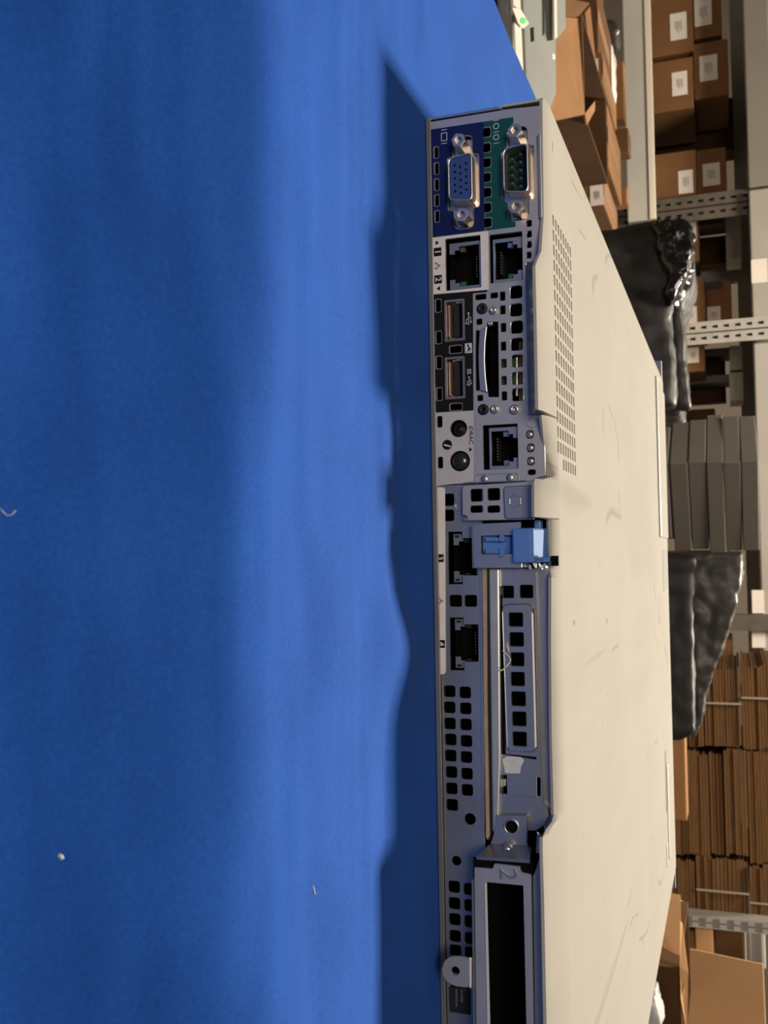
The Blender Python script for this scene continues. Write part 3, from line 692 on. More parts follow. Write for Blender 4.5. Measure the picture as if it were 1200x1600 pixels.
# ---- blue release latch on its metal tab
YT = -3.5
tb = roundpoly([q('M', *p, YT) for p in ((296,412), (745,392), (745,826), (296,826))], .3)
win = [hole('M', 372, 522, 664, 692, .2, YT)]
tab = plate('latch_tab', tb, win, YT, 1.0, M['steel'], sv, .12)
P('tab_fold', MB().box(*span('M', 285, 415, 300, 826, YT)[:2], YT, 1.0, *span('M', 285, 415, 300, 826, YT)[2:]), 'steel_dark', tab)
la = P('release_latch', MB().prism([q('M', *p, YT) for p in ((378,530), (660,530), (660,686), (378,686))], YT + 1.6, YT + 2.4), 'latch', None)
la['label'] = 'blue plastic release latch'
for y0, y1, h0, h1 in ((540, 576, 505, 577), (645, 690, 645, 725)):
    P('snap_finger', MB().prism([q('M', *p, YT) for p in ((410,y0), (600,y0), (600,y1), (410,y1))], YT - .5, YT + 1.6)
      .prism([q('M', *p, YT) for p in ((545,h0), (565,h0), (600,h0 + 30 if h0 < 600 else h0), (600,h1 if h0 < 600 else h1 - 30), (565,h1), (545,h1))], YT - 1.2, YT), 'latch', la, .25)
# knob: front face, then top running back to the lid
kx0, kx1, kz0, kz1 = span('M', 662, 450, 860, 778, YT - 3.2)
kt = [(YT - 3.2, kz0), (YT - 3.2, kz1 - .6), (YT - 2.6, kz1), (4.0, kz1 + 2.9), (5.5, kz1 + 2.2), (5.5, kz0 + 1), (YT + .5, kz0)]
n = len(kt)
P('knob', MB().add([(x_, y_, z_) for x_ in (kx0, kx1) for y_, z_ in kt], [tuple(range(n)), tuple(range(2*n-1, n-1, -1))] + [(i, i+n, (i+1) % n + n, (i+1) % n) for i in range(n)])
  .box(q('M', 860, 375, 1)[0], kx0 + .5, 0.0, 5.5, kz1 - 1, kz1 + 1.2), 'latch', la, .7)
P('catch', MB().prism([q('M', *p, .5) for p in ((850,735), (1030,722), (1032,766), (850,782))], .5, 4.5), 'latch', la, .3)
x_, z_ = q('M', 1060, 758, 0); P('latch_slot', MB().box(x_ - 1.7, x_ + 1.7, -.3, 1, z_ - 1.2, z_ + 1.2), 'hollow', None)
cr = MB()
for i in range(9):
    x_, z_ = q('M', 745 + 28*i + random.uniform(-8, 8), 806 + random.uniform(-12, 22), -3)
    cr.box(x_ - .8, x_ + .8, -4 + random.random(), -1, z_ - .35, z_ + .35, (random.uniform(-.4, .4), random.uniform(-.5, .5), 0))
P('latch_spring', cr, 'zinc', la, .1)

# ---- slot one: board edge, rail, bracket with pressed cover
YS = 1.0
def strip_px(pts, y0, y1): return MB().prism([rp(*p, y0) for p in pts], y0, y1)
be = P('riser_board_edge', strip_px(((753.5,888), (760.5,888), (761.5,1100), (765,1305), (762,1312), (759.5,1308), (756.5,1100)), -.4, 8), 'tan')
P('rail_gap_shade', strip_px(((760.5,888), (763,888), (769,1300), (766,1312), (762,1312), (765,1300), (761.5,1100)), .1, 8), 'black', be)  # black strip: shade of the gap beside the rail, as colour
P('edge_lip', strip_px(((750,890), (753.5,890), (757,1300), (753.5,1300)), YL - .6, YL + 1), 'steel', be)
P('slot_rail', MB().prism([rp(*p, -.8) for p in ((763,888), (780,888), (782.5,1180), (779,1300), (769,1300))], -.8, 6), 'rail', None, .6)
P('bracket_gap_shade', strip_px(((779.5,930), (784.5,930), (790,1178), (838,1183), (838,1187), (782,1178)), YS - .2, YS + .4), 'hollow')  # black strip painting the shade round the pressed cover
tp = [q('C', 604, 735, YS), q('C', 832, 735, YS)]
sl = roundpoly([rp(*p, YS) for p in ((780.5,888), (837,888), (841,1000), (846,1200), (850,1255), (856,1262), (858,1275), (850,1290), (838,1298), (770,1300), (781,1180))], .3)
sh = [hole('C', 612, 838, 697, 918, .5, YS), hole('C', 740, 832, 826, 918, .5, YS)]
cov = []
for k, b in (('C', (667,1020,755,1107)), ('C', (672,1152,760,1240)), ('C', (680,1287,763,1372)), ('C', (681,1418,766,1505)), ('D', (684,178,773,268)), ('D', (690,312,777,402)), ('D', (693,447,780,537))):
    cov.append(hole(k, *b, .4, YS - 1.6))
win1 = roundpoly([q('D', *p, YS) for p in ((592,726), (650,730), (858,742), (880,752), (880,878), (860,876), (592,860))], .2)
big = roundpoly([rp(*p, YS) for p in ((788,950), (834,950), (837,1060), (839,1170), (796,1166), (790,1060))], .5)
scb = plate('slot_bracket', sl, sh + [win1, big], YS, 1.0, M['steel'], sv, .12)
pad = roundpoly([rp(*p, YS - 1.6) for p in ((784,944), (832,943), (836,1060), (838,1176), (792,1174), (787,1060))], 2.2, 5)
pad_o = plate('pressed_cover', pad, cov, YS - 1.6, 1.0, M['steel'], scb, .3)
P('cover_rim', MB().prism([rp(*p, YS - 1.6) for p in ((829,955), (833.5,958), (839,1168), (834.5,1170))], YS - 2.1, YS - 1.0), 'rim', pad_o, .4)
P('cover_rim', MB().prism([rp(*p, YS - 1.6) for p in ((784,955), (786,955), (793.5,1168), (791.5,1168))], YS - 1.9, YS - 1.0), 'steel', pad_o, .3)
P('lever_plate', MB().prism([q('D', *p, YS) for p in ((652,730), (855,744), (855,880), (655,862))], YS - .6, YS + .4), 'steel', scb, .15)
P('lever_hook', MB().prism([q('D', *p, YS) for p in ((590,760), (645,762), (642,808), (590,826))], YS + .2, YS + 2), 'rail', scb, .3)
plate('sticker_residue', roundpoly([q('D', *p, YS) for p in ((622,627), (650,607), (745,610), (768,632), (745,680), (740,722), (640,720))], .4), [], YS - .12, .12, M['residue'], scb)
# flange that runs from the bracket up under the lid
fl = [(rp(836, 890, YS)[0], rp(836, 890, YS)[1]), (rp(862, 890, YS)[0], rp(860.5, 890, YS)[1])]
P('upper_flange', MB().prism([rp(*p, 2.5) for p in ((836,885), (861,885), (862,1000), (863,1150), (865.5,1246), (866,1270), (862,1290), (850,1300), (848,1250), (843,1100))], 2.5, 3.2), 'steel', scb)
# bolt block and side of the standing-out section
YR = -12.0
blk = plate('bolt_block', roundpoly([q('D', *p, -1) for p in ((575,1000), (790,1000), (788,1195), (800,1215), (520,1262), (560,1130))], .6), [circ(*q('D', 682, 1078, -1), 2.1)], -1, 1.6, M['steel'], sv, .25)
c = q('D', 682, 1078, -1); P('bolt_collar', MB().ring(circ(*c, 2.6), circ(*c, 2.05), -1.5, .4), 'steel', blk, .15)
c = q('D', 680, 1078, 0); P('bolt_hole', MB().prism(circ(*q('D', 682, 1078, .6), 2.4), .65, .95), 'hollow', blk)  # black disc: the shade inside the hole as colour
xw = q('D', 660, 1262, -2)[0]
xa, xb = rp(765, 1330, -2)[0], rp(765, 1343, YR)[0]
w1, w2 = [q('D', *p, -2) for p in ((530,1200), (815,1215))], [q('E', *p, YR) for p in ((440,172), (800,196))]
P('side_cheek', MB().add([(w1[0][0], -1.8, w1[0][1]), (w1[1][0], -1.8, w1[1][1]), (w2[1][0], YR + 1, w2[1][1]), (w2[0][0], YR + 1, w2[0][1]),
                          (w1[0][0] + 1, -1.0, w1[0][1]), (w1[1][0] + 1, -1.0, w1[1][1]), (w2[1][0] + 1, YR + 1.2, w2[1][1]), (w2[0][0] + 1, YR + 1.2, w2[0][1])],
                         [(0,1,2,3), (4,7,6,5), (0,4,5,1), (1,5,6,2), (2,6,7,3), (3,7,4,0)]), 'steel', None, .1)
P('notch_gap_shade', MB().prism([q('E', *p, YR + 2) for p in ((428,168), (832,190), (834,300), (428,300))], YR + 1.6, YR + 2.2), 'hollow')  # black filler painting the shade behind the notch
c = q('D', 650, 1238, -4); P('dimple_screw', MB().lathe(c[0], c[1], [(1.9, -1.5), (1.9, -3.6), (1.3, -4.4), (.3, -4.6)], 16), 'chrome', None, 0, True)
# ---- slot two
f2 = [q('E', *p, YR) for p in ((432,236), (555,246), (566,212), (738,232), (748,270), (815,286))]
f2 += [rp(834, 1600, YR), rp(836, 1760, YR), rp(748, 1760, YR), rp(744, 1600, YR)]
w2l = [q('E', *p, YR) for p in ((512,336), (760,360))] + [rp(822, 1600, YR), rp(823, 1735, YR), rp(765, 1735, YR), rp(763.5, 1600, YR)]
fr2 = plate('expansion_slot', roundpoly(f2, .35), [w2l], YR, 1.2, M['zinc'], sv, .12)
c = q('E', 655, 282, YR); text('embossed_number', '2', c[0], c[1], 8.2, YR - .1, M['steel'], fr2, th=.3)
zt2 = rp(764, 1600, YR)[1]
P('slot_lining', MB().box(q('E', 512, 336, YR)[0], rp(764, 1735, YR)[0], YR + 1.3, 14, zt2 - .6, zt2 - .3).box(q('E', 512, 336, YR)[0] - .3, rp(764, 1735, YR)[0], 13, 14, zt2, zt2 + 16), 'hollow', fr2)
P('lit_window_edge', MB().prism([rp(*p, YR - .1) for p in ((757.2,1379), (760.8,1379), (766,1600), (768,1735), (764.5,1735), (761.6,1600))], YR - .5, YR + .3), 'rim', fr2, .1)  # pale strip painting the light on the window's lower edge
tz0, tz1 = rp(742, 1480, YR)[1], rp(745, 1480, YR)[1]
P('lower_skirt', MB().prism([rp(*p, YR + .6) for p in ((736.5,1375), (741,1375), (746,1760), (741,1760))], YR + 1, YL), 'steel_dark', fr2)
P('upper_skirt', MB().prism([rp(*p, YR) for p in ((832,1372), (846,1330), (849.5,1400), (853,1600), (855,1760), (838,1760), (835,1600))], YR + .6, YR + 1.4)
  .prism([rp(*p, YR) for p in ((838,1300), (848,1312), (846,1335), (836,1335))], YR + 1, YR + 2), 'steel', fr2, .2)
# rounded tab below it
YQ = YR - .5
tt = [q('T', *p, YQ) for p in ((640,312), (400,285), (260,300), (160,390), (118,540), (135,660), (220,770), (350,850), (640,888))]
hp = plate('rounded_tab', roundpoly(tt, 1.6, 4), [circ(*q('T', 380, 565, YQ), 1.35)], YQ, 1.0, M['zinc'], fr2, .12)
P('tab_bend', MB().prism([q('T', *p, YQ) for p in ((625,308), (682,315), (682,888), (632,890))], YQ - .3, YQ + .9), 'rim', fr2, .4)
P('maker_plate', MB().prism([q('T', *p, YL) for p in ((255,860), (665,870), (665,1385), (275,1325))], YL - .25, YL + .3), 'black', strip)
s = MB()
for k, (x_, l) in enumerate(((400, 300), (500, 220), (560, 60))):
    for i in range(9 if l > 100 else 2):
        y_ = 920 + i * l / 8
        c = q('T', x_, y_, YL - .3); bar(s, c, random.uniform(.25, .55), .7, YL - .3, .05)
P('faint_print', s, 'steel_dark', strip)
# rear of the part that runs on past the picture's edge
x0 = rp(760, 1770, 0)[0]
P('power_supply', MB().box(x0, LW - 3, -11, 2, 3, 37).box(x0 + 8, x0 + 32, -13, -11, 8, 30), 'steel_dark', None, .6)
# fibre caught on the pressed cover: a thing of its own
fb = []
for k, (x_, y_) in enumerate(((790,1017), (793,1019), (797,1022.5), (800.5,1026), (802.5,1031), (801.5,1035), (798,1039), (794,1043), (790,1047), (786,1048), (782,1045.5), (784,1043.5), (787,1047))):
    X_, Z_ = rp(x_ - 5, y_, -1.2); fb.append((X_, -1.2 - .25*math.sin(k), Z_))
f = MB().tube(fb, [.16 + .14*math.sin(k*1.3)**2 for k in range(len(fb))], 5)
fb2 = [(*rp(x_, y_, -1.0),) for x_, y_ in ((793,1003), (792,1009), (794,1013), (795,1020))]
f.tube([(a, -1.0, b) for a, b in fb2], [.08, .3, .35, .12], 5)
tag(f.build('loose_fibre', M['fibre'], None, 0, True), 'pale curled fibre snagged on the perforated slot cover of the server', 'fibre')

# ------------------------------------------------------------------ the store behind: benches, racks, cartons
def bench(x0, x1, y0, y1, z, label):
    e = empty('packing_bench', ((x0+x1)/2, (y0+y1)/2, FLOOR), label, 'bench')
    local(MB(1).box(x0, x1, y0, y1, z - .03, z).build('bench_top', M['wood']), e)
    for x in (x0 + .05, x1 - .05):
        for y in (y0 + .05, y1 - .05): local(MB(1).box(x-.025, x+.025, y-.025, y+.025, FLOOR, z - .03).build('leg', M['steel_dark']), e)
ZB = -.34
bench(-1.7, -.24, .60, 1.84, ZB, 'low packing bench to the left of the blue table carrying the grey chassis')
bench(-.72, 1.95, 1.88, 2.90, ZB, 'low packing bench behind the server carrying wrapped and flattened cartons')
bench(.56, 1.95, 1.18, 1.85, ZB, 'low packing bench at the right carrying the carton with raised flaps')
def ext(px0, py0, px1, py1, Y):
    mx, my = (px0+px1)/2, (py0+py1)/2
    return at(mx, py0, Y).x, at(mx, py1, Y).x, at(px0, my, Y).z, at(px1, my, Y).z
def carton(box, Y, depth, m, label, patch=None, z0=None, group=None, cat='box', name='cardboard_box', seam=True):
    x0, x1, za, zb = ext(*box, Y)
    if z0 is not None: za = z0
    o_ = MB(1).box(x0, x1, Y, Y + depth, za, zb).build(name, M[m], None, .004)
    tag(o_, label, cat, group)
    if seam: MB(1).box((x0+x1)/2 - .02, (x0+x1)/2 + .02, Y - .0006, Y + depth*.8, zb - .001, zb + .0006).build('sealing_tape', M['tape'], o_)
    for pt in (patch or []):
        a, b, c_, d = ext(*pt, Y - .001)
        pl_ = MB(1).box(a, b, Y - .0015, Y - .0002, c_, d).build('paper_label', M['label'], o_)
        mb = MB(1); w, h = b - a, d - c_
        for k in range(5): mb.box(a + w*.3, a + w*(.62 + .06*(k % 3)), Y - .002, Y - .0014, c_ + h*(.3 + .09*k), c_ + h*(.34 + .09*k))
        mb.build('printed_lines', M['smudge'], pl_)
    return o_
# rack along the left and middle
YK = 3.0
rk = empty('storage_rack', (-.6, YK, FLOOR), 'grey steel storage rack of labelled cartons standing along the back', 'rack')
xL, xR = at(1000, -260, YK).x, at(1180, 1050, YK).x
zl0, zl1 = at(976, 170, YK).z, at(1010, 170, YK).z
zu0, zu1 = at(1164, 100, YK).z, at(1203, 100, YK).z
def part(name, mb, m, parent, bevel=0): return local(mb.build(name, M[m], None, bevel), parent)
part('shelf_beam', MB(1).box(xL, at(1000, 345, YK).x, YK, YK + .03, zl0, zl1), 'shelf', rk, .004)
part('shelf_beam', MB(1).box(at(1000, 349, YK).x, xR, YK, YK + .03, zl0, zl1), 'shelf', rk, .004)
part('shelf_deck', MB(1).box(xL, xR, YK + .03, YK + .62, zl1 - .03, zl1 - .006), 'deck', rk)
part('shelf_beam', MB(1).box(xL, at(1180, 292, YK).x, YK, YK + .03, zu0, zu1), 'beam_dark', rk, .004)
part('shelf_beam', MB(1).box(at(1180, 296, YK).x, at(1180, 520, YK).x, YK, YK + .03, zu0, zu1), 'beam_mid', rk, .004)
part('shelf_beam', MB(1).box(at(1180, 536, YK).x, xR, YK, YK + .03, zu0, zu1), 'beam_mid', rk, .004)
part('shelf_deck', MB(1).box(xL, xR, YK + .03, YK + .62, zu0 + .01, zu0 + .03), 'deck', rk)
part('beam_lip', MB(1).box(xL, at(1000, 345, YK).x, YK - .006, YK + .012, zl1 + .0005, zl1 + .022), 'cream', rk, .003)  # pale strip: light on the shelf edge put into its colour
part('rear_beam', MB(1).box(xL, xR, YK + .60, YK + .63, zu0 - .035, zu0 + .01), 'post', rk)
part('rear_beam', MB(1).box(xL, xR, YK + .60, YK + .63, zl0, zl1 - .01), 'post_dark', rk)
def post(X, Y, w, m, parent, holes=True, dark='hollow', z1=1.3, z0=FLOOR):
    p_ = part('post', MB(1).box(X - w/2, X + w/2, Y, Y + .004, z0, z1).box(X - w/2, X - w/2 + .004, Y + .0041, Y + .05, z0, z1), m, parent)
    mb = MB(1)
    if holes:
        for dx in (-w*.24, w*.24):
            for k in range(44):
                z = -.34 + k*.034
                mb.add([(X+dx+a, Y - .0012, z+b) for a, b in ((-.005, .008), (.005, .008), (.003, -.008), (-.003, -.008))] + [(X+dx+a, Y + .001, z+b) for a, b in ((-.005, .008), (.005, .008), (.003, -.008), (-.003, -.008))],
                       [(0,1,2,3), (7,6,5,4), (0,4,5,1), (1,5,6,2), (2,6,7,3), (3,7,4,0)])
        mb.box(X - .002, X + .002, Y - .001, Y + .0005, -.4, z1)
        c_ = mb.build('keyhole_slots', M[dark]); c_.parent = p_
    return p_
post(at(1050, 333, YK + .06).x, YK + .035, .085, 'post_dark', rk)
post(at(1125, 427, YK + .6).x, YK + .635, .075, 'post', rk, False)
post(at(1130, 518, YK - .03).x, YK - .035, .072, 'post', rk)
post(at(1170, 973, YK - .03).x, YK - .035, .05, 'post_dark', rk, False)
for k, b in enumerate(((1174, 405, 1199, 442), (1175, 922, 1194, 958), (1175, 985, 1196, 1012))):
    a_, b_, c_, d_ = ext(*b, YK); part('shelf_label', MB(1).box(a_, b_, YK - .002, YK - .0003, c_, d_), 'label', rk)
ZS = zl1 - .0042
g = 'labelled cartons on the rack'
carton((1030, -8, 1083, 84), YK + .12, .30, 'card', 'brown carton at the far left of the rack, lower of a pair, large label', [(1047, 20, 1073, 62)], ZS, g)
zt_ = ext(1030, -8, 1083, 84, YK + .12)[3]
carton((1084, -14, 1127, 58), YK + .13, .28, 'card', 'brown carton stacked on the far left carton, its label cut by the picture edge', [(1085, -2, 1112, 40)], zt_ + .001, g)
carton((1030, 92, 1083, 172), YK + .10, .30, 'card', 'brown carton on the rack shelf, second from the far left, small label', [(1050, 112, 1074, 149)], ZS, g)
zt_ = ext(1030, 92, 1083, 172, YK + .10)[3]
carton((1084, 64, 1138, 152), YK + .13, .28, 'card', 'brown carton with a tilted white label resting on the second carton of the shelf', [(1093, 86, 1121, 126)], zt_ + .001, g)
carton((1040, 236, 1088, 306), YK + .14, .30, 'card', 'brown carton on the rack shelf close beside the dark perforated post', [(1060, 266, 1083, 302)], ZS, g)
zt_ = ext(1040, 236, 1088, 306, YK + .14)[3]
carton((1089, 232, 1135, 304), YK + .15, .28, 'card', 'brown carton stacked on the one beside the dark perforated post', [(1098, 255, 1125, 290)], zt_ + .001, g)
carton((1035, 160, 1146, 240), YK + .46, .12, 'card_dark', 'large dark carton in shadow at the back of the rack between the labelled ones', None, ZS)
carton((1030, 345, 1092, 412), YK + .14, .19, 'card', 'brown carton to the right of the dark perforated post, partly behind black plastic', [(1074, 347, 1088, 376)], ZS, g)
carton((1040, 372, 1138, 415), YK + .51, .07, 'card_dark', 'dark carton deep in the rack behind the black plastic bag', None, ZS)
carton((1040, 436, 1102, 516), YK + .14, .30, 'card', 'brown carton on the rack just left of the pale slotted post, lower of two', [(1068, 479, 1089, 506)], ZS, g)
zt_ = ext(1040, 436, 1102, 516, YK + .14)[3]
c_ = carton((1103, 438, 1143, 506), YK + .15, .26, 'card', 'brown carton with black tape on the rack, left of the pale slotted post', [(1105, 479, 1126, 505)], zt_ + .001, g)
a_, b_, q_, d_ = ext(1096, 441, 1128, 452, YK + .145); MB(1).box(a_, b_, YK + .147, YK + .1495, zt_ + .002, d_).build('black_tape', M['black'], c_)
carton((1040, 538, 1101, 582), YK + .14, .19, 'card', 'brown carton on the rack right of the pale slotted post with a small label', [(1074, 543, 1092, 567)], ZS, g)
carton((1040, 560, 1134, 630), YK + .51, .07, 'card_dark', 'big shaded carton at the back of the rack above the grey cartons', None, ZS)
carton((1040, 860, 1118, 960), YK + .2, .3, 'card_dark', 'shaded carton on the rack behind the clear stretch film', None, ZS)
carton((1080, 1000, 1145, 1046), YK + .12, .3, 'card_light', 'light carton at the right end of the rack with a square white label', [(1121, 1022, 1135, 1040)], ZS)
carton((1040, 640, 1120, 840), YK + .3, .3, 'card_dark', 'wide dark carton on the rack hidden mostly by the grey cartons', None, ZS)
for k, (b, lab_) in enumerate((((1140, 540, 1160, 578), 'pale metal file tray under the upper shelf, left one of two'), ((1140, 582, 1161, 626), 'pale metal file tray under the upper shelf, right one of two'), ((1134, 333, 1158, 404), 'pale metal tray under the upper shelf left of the galvanised rear post'))):
    x0, x1, za, zb = ext(*b, YK + .35)
    e = tag(MB(1).box(x0, x1, YK + .35, YK + .5, za, zb).box(x0 + .01, x1 - .01, YK + .346, YK + .35, za + .01, (za+zb)/2 - .004).build('metal_tray', M['shelf']), lab_, 'tray')
    MB(1).box(x0 + .004, x0 + .03, YK + .352, YK + .48, ZS, za).build('support', M['post_dark'], e)

# flattened cartons in strapped bundles
def bundle(box, Y, depth, m, label, strap=None, z0=None, sheet=.0075):
    x0, x1, za, zb = ext(*box, Y)
    if z0 is not None: za = z0
    n_ = max(4, int((zb - za) / sheet)); h = (zb - za) / n_
    rnd = random.Random(label); mb = MB(1); off = 0
    for k in range(n_):
        if rnd.random() < .25: off = rnd.uniform(-.012, .012)
        j = rnd.uniform(-.003, .003) + off*.6; d_ = rnd.uniform(0, .006) + abs(off)
        mb.box(x0 + max(j, -.004), x1 + min(j, .004), Y + d_, Y + depth, za + k*h, za + (k + .82 + .1*rnd.random())*h)
    o_ = mb.build('flattened_carton_bundle', M[m]); tag(o_, label, 'cardboard bundle', 'strapped bundles of flattened cartons')
    if strap:
        X = at((box[0]+box[2])/2, strap, Y).x
        MB(1).box(X - .0025, X + .0025, Y - .003, Y - .001, za - .001, zb + .002).box(X - .004, X + .004, Y - .003, Y + depth + .002, zb + .0005, zb + .002).build('white_strap', M['smudge2'], o_)
    return o_
def zof(box, Y): return ext(*box, Y)[3] + .0026
b0 = (1040, 1040, 1099, 1166)
bundle(b0, 2.46, .4, 'card_edge', 'bundle of flattened cartons partly behind the black wrapped pallet, lowest in its pile', None, ZB)
b1_ = (1100, 1043, 1158, 1165); bundle(b1_, 2.46, .4, 'card_edge', 'bundle of flattened cartons beside the clear film with one white strap', 1099, zof(b0, 2.46))
b2_ = (1162, 1040, 1215, 1170); bundle(b2_, 2.46, .4, 'card_edge', 'upper bundle of flattened cartons by the clear film, white strap across its end', 1091, zof(b1_, 2.46))
b3 = (1073, 1176, 1108, 1338); bundle(b3, 2.46, .42, 'card_edge', 'lowest broad bundle of flattened cartons in the middle pile', None, ZB)
b4 = (1109, 1178, 1131, 1335); bundle(b4, 2.47, .42, 'card_edge', 'thin bundle of flattened cartons second from the bottom of the middle pile', None, zof(b3, 2.46))
b5 = (1133, 1174, 1168, 1339); bundle(b5, 2.46, .42, 'card_edge', 'thick bundle of flattened cartons third up in the middle pile', None, zof(b4, 2.46))
b6 = (1172, 1176, 1215, 1352); bundle(b6, 2.47, .42, 'card_edge', 'topmost bundle of flattened cartons in the middle pile, cut by the picture edge', None, zof(b5, 2.46))
b7 = (1058, 1345, 1087, 1434); bundle(b7, 2.46, .4, 'card_edge', 'lowest bundle of flattened cartons left of the right slotted post', None, ZB)
b8 = (1088, 1341, 1170, 1436); bundle(b8, 2.46, .4, 'card_edge', 'deep bundle of flattened cartons with a thin strap left of the right slotted post', 1393, zof(b7, 2.46), .0095)
b9 = (1173, 1356, 1215, 1432); bundle(b9, 2.46, .4, 'card_edge', 'upper strapped bundle of flattened cartons left of the right slotted post', 1412, zof(b8, 2.46))
carton((1030, 1152, 1072, 1282), 2.2, .08, 'card_mid', 'light brown carton standing just behind the server in front of the middle pile', None, ZB, None, 'box', 'cardboard_box', False)
# right-hand post and what stands behind it
rp2 = empty('slotted_upright', (at(1130, 1444, 2.38).x, 2.38, FLOOR), 'galvanised slotted upright between the bundles and the open carton', 'post')
post(at(1130, 1444, 2.38).x, 2.38, .030, 'post', rp2, True, 'steel_dark', 1.3, ZB + .001)
for k, (b, m_, lab_) in enumerate((((1030, 1452, 1085, 1492), 'card', 'brown carton low behind the open carton, next to the slotted upright'), ((1086, 1452, 1115, 1492), 'card_light', 'narrow light carton standing on the low one next to the slotted upright'), ((1117, 1450, 1162, 1510), 'card_dark', 'dark carton with rounded shadow above the open carton flap'))):
    zz = ZB if k == 0 else zof((1030, 1452, 1085, 1492), 2.6) if k == 1 else zof((1086, 1452, 1115, 1492), 2.6)
    carton(b, 2.6, .3, m_, lab_, None, zz, None, 'box', 'cardboard_box', False)
x0, x1, za, zb = ext(1167, 1452, 1173, 1512, 2.6)
e = MB(1).box(x0 - .02, x1, 2.6, 2.62, zof((1117, 1450, 1162, 1510), 2.6), zb).box(x0 - .02, x1, 2.64, 2.66, zof((1117, 1450, 1162, 1510), 2.6), zb + .03).build('chrome_rail', M['chrome'], None, .004)
tag(e, 'shiny chrome rail lying on the dark carton behind the big flap', 'rail')
x0, x1, za, zb = ext(1178, 1455, 1196, 1514, 2.7)
e = MB(1).box(x0, x1, 2.7, 2.76, zof((1117, 1450, 1162, 1510), 2.6), zb).build('grey_bracket', M['shelf'], None, .004); tag(e, 'grey steel bracket standing behind the chrome rail', 'bracket')

# black wrapped goods
def lump(name, sil, Y, depth, m, parent=None, vox=.014, amp=.02, tex=.07, seed=0):
    pts = [at(a, b, Y) for a, b in sil]; pts = [(p.x, max(p.z, ZB + .02)) for p in pts]
    mb = MB(1); mb.prism(pts, Y, Y + depth)
    o_ = mb.build(name, M[m], parent)
    r = o_.modifiers.new('skin', 'REMESH'); r.mode = 'VOXEL'; r.voxel_size = vox; r.use_smooth_shade = True
    sm_ = o_.modifiers.new('soft', 'SMOOTH'); sm_.factor = .6; sm_.iterations = 4
    t_ = bpy.data.textures.new(name + '_folds', 'CLOUDS'); t_.noise_scale = tex; t_.noise_depth = 3; t_.noise_type = 'HARD_NOISE'
    d_ = o_.modifiers.new('folds', 'DISPLACE'); d_.texture = t_; d_.strength = amp; d_.mid_level = .35; d_.texture_coords = 'GLOBAL'
    return o_
w1_ = lump('wrapped_pallet', ((800, 330), (937, 357), (987, 346), (1032, 342), (1070, 338), (1079, 355), (1080, 382), (1077, 407), (1064, 445), (1051, 472), (1049, 500), (1053, 532), (1058, 587), (1060, 638), (800, 640)), 1.95, .45, 'wrap')
tag(w1_, 'tall load wrapped in glossy black plastic behind the left edge of the server', 'wrapped load')
lump('gathered_top', ((1018, 344), (1040, 340), (1070, 337), (1081, 356), (1082, 384), (1078, 408), (1064, 446), (1050, 474), (1040, 470), (1044, 430), (1030, 400), (1024, 370)), 1.92, .16, 'gloss', w1_, .007, .022, .035)
lump('loose_film', ((1048, 482), (1064, 466), (1068, 500), (1075, 575), (1081, 640), (1052, 640), (1050, 540)), 2.02, .05, 'wrap_grey', w1_, .008, .008, .05)
w2_ = lump('wrapped_pallet', ((800, 866), (1090, 866), (1087, 900), (1084, 1000), (1086, 1100), (1086, 1152), (1055, 1160), (800, 1150)), 1.93, .4, 'wrap', None, .012, .012, .06)
tag(w2_, 'low load wrapped in black stretch film right of the grey cartons', 'wrapped load')
lump('film_tent', ((1080, 862), (1161, 863), (1160, 900), (1150, 950), (1135, 1000), (1117, 1050), (1102, 1090), (1096, 1132), (1087, 1156), (1078, 1156)), 1.99, .3, 'wrap_grey', w2_, .008, .012, .05)
# grey cartons, five in view
xc, dz0 = at(1100, 722, 1.95).x, []
cut_ = [1046, 1075, 1103.5, 1131, 1158, 1186]
zz = [at(c_, 722, 1.95).z for c_ in cut_]
names = ('lowest visible', 'second', 'third, jutting left,', 'fourth', 'topmost')
for k in range(5):
    sx_ = (.232, .230, .236, .232, .232)[k]; sy_ = (.205, .21, .245, .222, .222)[k]; R_a = math.radians((33, 33, 32, 34, 33)[k])
    mb = MB(1); mb.box(0, sx_, 0, sy_, 0, zz[k+1] - zz[k] - .0015)
    o_ = mb.build('grey_carton', M['greybox'], None, .002)
    o_.location = (xc + (.0, -.002, .0, .003, .001)[k], 1.95, zz[k]); o_.rotation_euler = (0, 0, R_a)
    tag(o_, 'flat dark grey carton seen corner-on behind the server, %s of five' % names[k], 'box', 'stack of grey cartons')
o_ = MB(1).box(0, .20, 0, .19, 0, zz[0] - ZB - .001).build('plastic_crate', M['greybox'], None, .006)
o_.location = (xc, 1.95, ZB); o_.rotation_euler = (0, 0, math.radians(33)); tag(o_, 'dark grey crate beneath the grey cartons, hidden by the server', 'crate')

